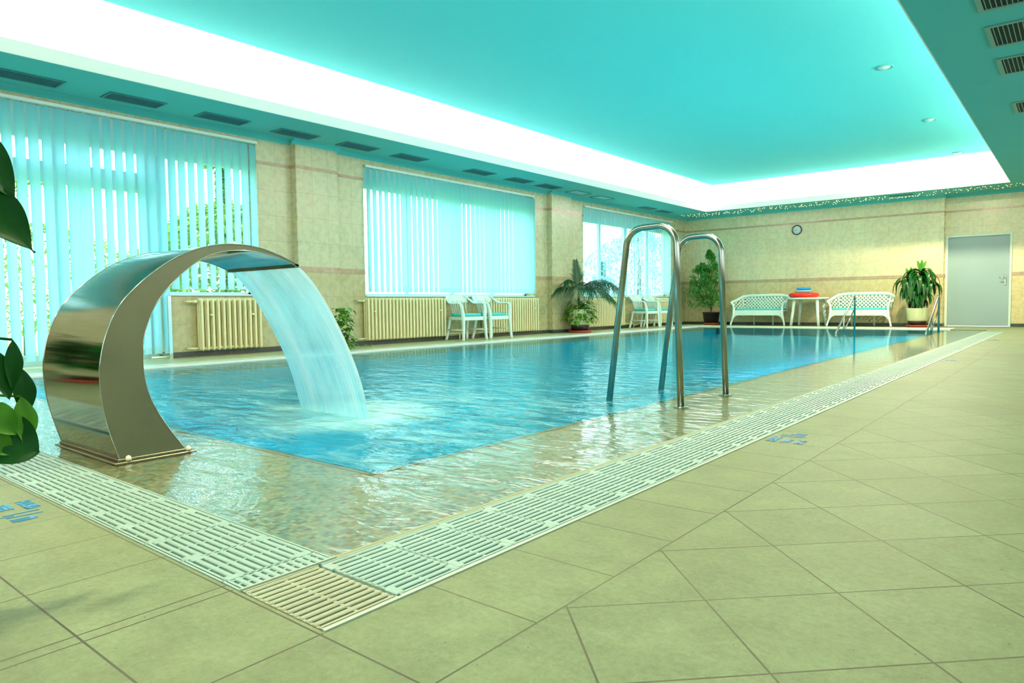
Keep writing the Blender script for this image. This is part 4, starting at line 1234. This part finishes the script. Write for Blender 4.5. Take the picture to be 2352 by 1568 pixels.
HB = [(0, .3), (.05, .7), (.15, .95), (.3, 1.0), (.45, .96), (.6, .84), (.75, .62), (.86, .38), (.94, .14), (1.0, .0)]
RND = [(0, .35), (.08, .8), (.25, 1.05), (.45, 1.08), (.65, .95), (.82, .66), (.93, .3), (.97, .08), (1.0, .0)]
fleaf(b, (-1.75, .385, .905), (-1.75, .513, .762), .105, prof=HB, wave=.02)
fleaf(b, (-1.76, .375, 1.03), (-1.76, .487, .868), .10, prof=HB)
fleaf(b, (-1.75, .466, .578), (-1.75, .460, .470), .036, prof=OVAL)
fleaf(b, (-1.77, .484, .515), (-1.77, .487, .405), .046, prof=OVAL)
fleaf(b, (-1.75, .430, .56), (-1.75, .455, .45), .05, prof=OVAL)
fleaf(bl, (-1.76, .478, .455), (-1.755, .483, .345), .05, prof=OVAL)
fleaf(bl, (-1.74, .415, .44), (-1.74, .462, .375), .06, prof=HB)
fleaf(bl, (-1.74, .41, .385), (-1.74, .452, .335), .05, prof=HB)
fleaf(b, (-1.75, .400, .395), (-1.75, .506, .330), .098, prof=RND)
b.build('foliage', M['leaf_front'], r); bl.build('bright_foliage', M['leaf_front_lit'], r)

# ------------------------------------------------------------------ garden outside
gm = MB(); gm.box(-60, -9.35, -30, 60, -.6, -.25)
tag(gm.build('lawn', M['grass']), 'bright green lawn outside the window wall', 'grass', kind='stuff')
def shrub(loc, rx, ry, h, n, m, label, seed, size=.10):
    r = empty('garden_tree', loc, 0, label, 'tree', 'trees and shrubs outside the windows')
    rnd = random.Random(seed)
    b = MB(); b.tube([(0, 0, 0), (.05, 0, h*.4), (0, 0, h*.8)], [.1, .07, .03], 7); b.build('trunk', M['bark'], r)
    b = MB()
    for k in range(n):
        a = rnd.uniform(0, 2*PI); z = rnd.uniform(.14, 1); w = math.sin(min(1, z*1.15+.12)*PI)**.6 if z < .98 else .2
        rr = math.sqrt(rnd.uniform(.2, 1))*w
        p = V(rx*rr*math.cos(a), ry*rr*math.sin(a), h*z)
        if math.sin(p.x*3+p.z*4)+math.sin(p.y*3.3+p.z*2.1) < -.9: continue
        b.leaf(p, (rnd.uniform(-1, 1), rnd.uniform(-1, 1), rnd.uniform(-1, .6)), (rnd.uniform(-1, 1), rnd.uniform(-1, 1), 1), size*rnd.uniform(.6, 1.3), size*.6, [(0, .3), (.5, 1), (1, 0)], .2, .1)
    b.build('foliage', m, r); return r
shrub((-15.5, 4.4, -.25), 1.8, 2.6, 3.4, 9000, M['leaf_out'], 'leafy shrub on the lawn behind the glazed garden door', 1)
shrub((-17, 9.2, -.24), 2.2, 2.4, 4.6, 9000, M['leaf_out'], 'tall leafy tree behind the window beside the garden door', 2, .2)
shrub((-19, -.2, -.25), 2.5, 3.0, 4.4, 9000, M['leaf_out'], 'leafy tree behind the left part of the garden door', 3, .2)
shrub((-15.2, 27.4, -.25), 2.6, 3.6, 5.2, 6500, M['leaf_out2'], 'tall pale tree seen through the far window', 4, .17)
shrub((-13.0, 20.9, -.25), 1.0, 1.0, 2.4, 2600, M['leaf_out2'], 'smaller pale shrub at the left of the far window view', 5, .14)

# ------------------------------------------------------------------ light
def area(name, loc, sx_, sy_, power, col, rot=(0, 0, 0)):
    l = bpy.data.lights.new(name, 'AREA'); l.shape = 'RECTANGLE'; l.size = sx_; l.size_y = sy_; l.energy = power; l.color = col
    o = bpy.data.objects.new(name, l); COL.objects.link(o); o.location = loc; o.rotation_euler = rot; return o
CL = (1.0, .078, .075)
PW = 1150     # watts per metre of cove lamp
area('cove_lamp_left', (-8.15, 8.4, 3.17), .08, 19.0, PW*19.0, CL, (PI, -.75, 0))
area('cove_lamp_right', (-.95, 8.4, 3.17), .08, 19.0, PW*19.0, CL, (PI, .75, 0))
area('cove_lamp_far', (-4.55, 18.2, 3.17), 6.9, .08, PW*6.9, CL, (PI-.75, 0, 0))
area('cove_lamp_near', (-4.55, -1.3, 3.17), 6.9, .08, PW*6.9, CL, (PI+.75, 0, 0))

UL = (.06, .66, .76)     # added cyan fill lights under water, hidden on the near basin walls
area('underwater_fill_side', (PX1-.03, 9.9, -.22), .14, 8.6, 300, UL, (0, math.radians(125), 0))
area('underwater_fill_front', (-4.6, PY0+.03, -.22), 4.4, .14, 40, UL, (math.radians(125), 0, 0))
for (x, y, z) in DL:
    l = bpy.data.lights.new('downlight_lamp', 'AREA'); l.shape = 'DISK'; l.size = .16; l.energy = (270 if y > 12 else 175) if z > 3.2 else (30 if x < 0 else 2); l.color = (.78, .66, .42)  # fill light placed under each downlight, the added ones too
    o = bpy.data.objects.new('downlight_lamp', l); COL.objects.link(o); o.location = (x, y, z-.035)
w = bpy.data.worlds.new('World'); sc.world = w; w.use_nodes = True
nt = w.node_tree; bg = nt.nodes['Background']
bg.inputs[0].default_value = (.80, .95, 1.0, 1); bg.inputs[1].default_value = 5.2

# ------------------------------------------------------------------ camera
cam = bpy.data.cameras.new('camera'); co = bpy.data.objects.new('camera', cam); COL.objects.link(co)
cam.sensor_width = 36; cam.lens = 1596.03/2352*36; cam.clip_start = .02; cam.clip_end = 300
a, bb, c_ = math.radians(39.34488424), math.radians(86.93669363), math.radians(-.68366592)
co.matrix_world = Matrix.Translation((0, 0, .64)) @ Matrix.Rotation(a, 4, 'Z') @ Matrix.Rotation(bb, 4, 'X') @ Matrix.Rotation(c_, 4, 'Z')
sc.camera = co
sc.view_settings.view_transform = 'Standard'; sc.view_settings.look = 'None'
sc.view_settings.exposure = 0.0; sc.view_settings.gamma = 1.0; sc.view_settings.use_curve_mapping = False
sc.cycles.use_adaptive_sampling = True; sc.cycles.adaptive_threshold = .06
sc.cycles.max_bounces = 6; sc.cycles.diffuse_bounces = 3; sc.cycles.glossy_bounces = 3; sc.cycles.transparent_max_bounces = 12; sc.cycles.transmission_bounces = 6
sc.cycles.sample_clamp_indirect = 6.0
sc.cycles.caustics_reflective = False; sc.cycles.caustics_refractive = False
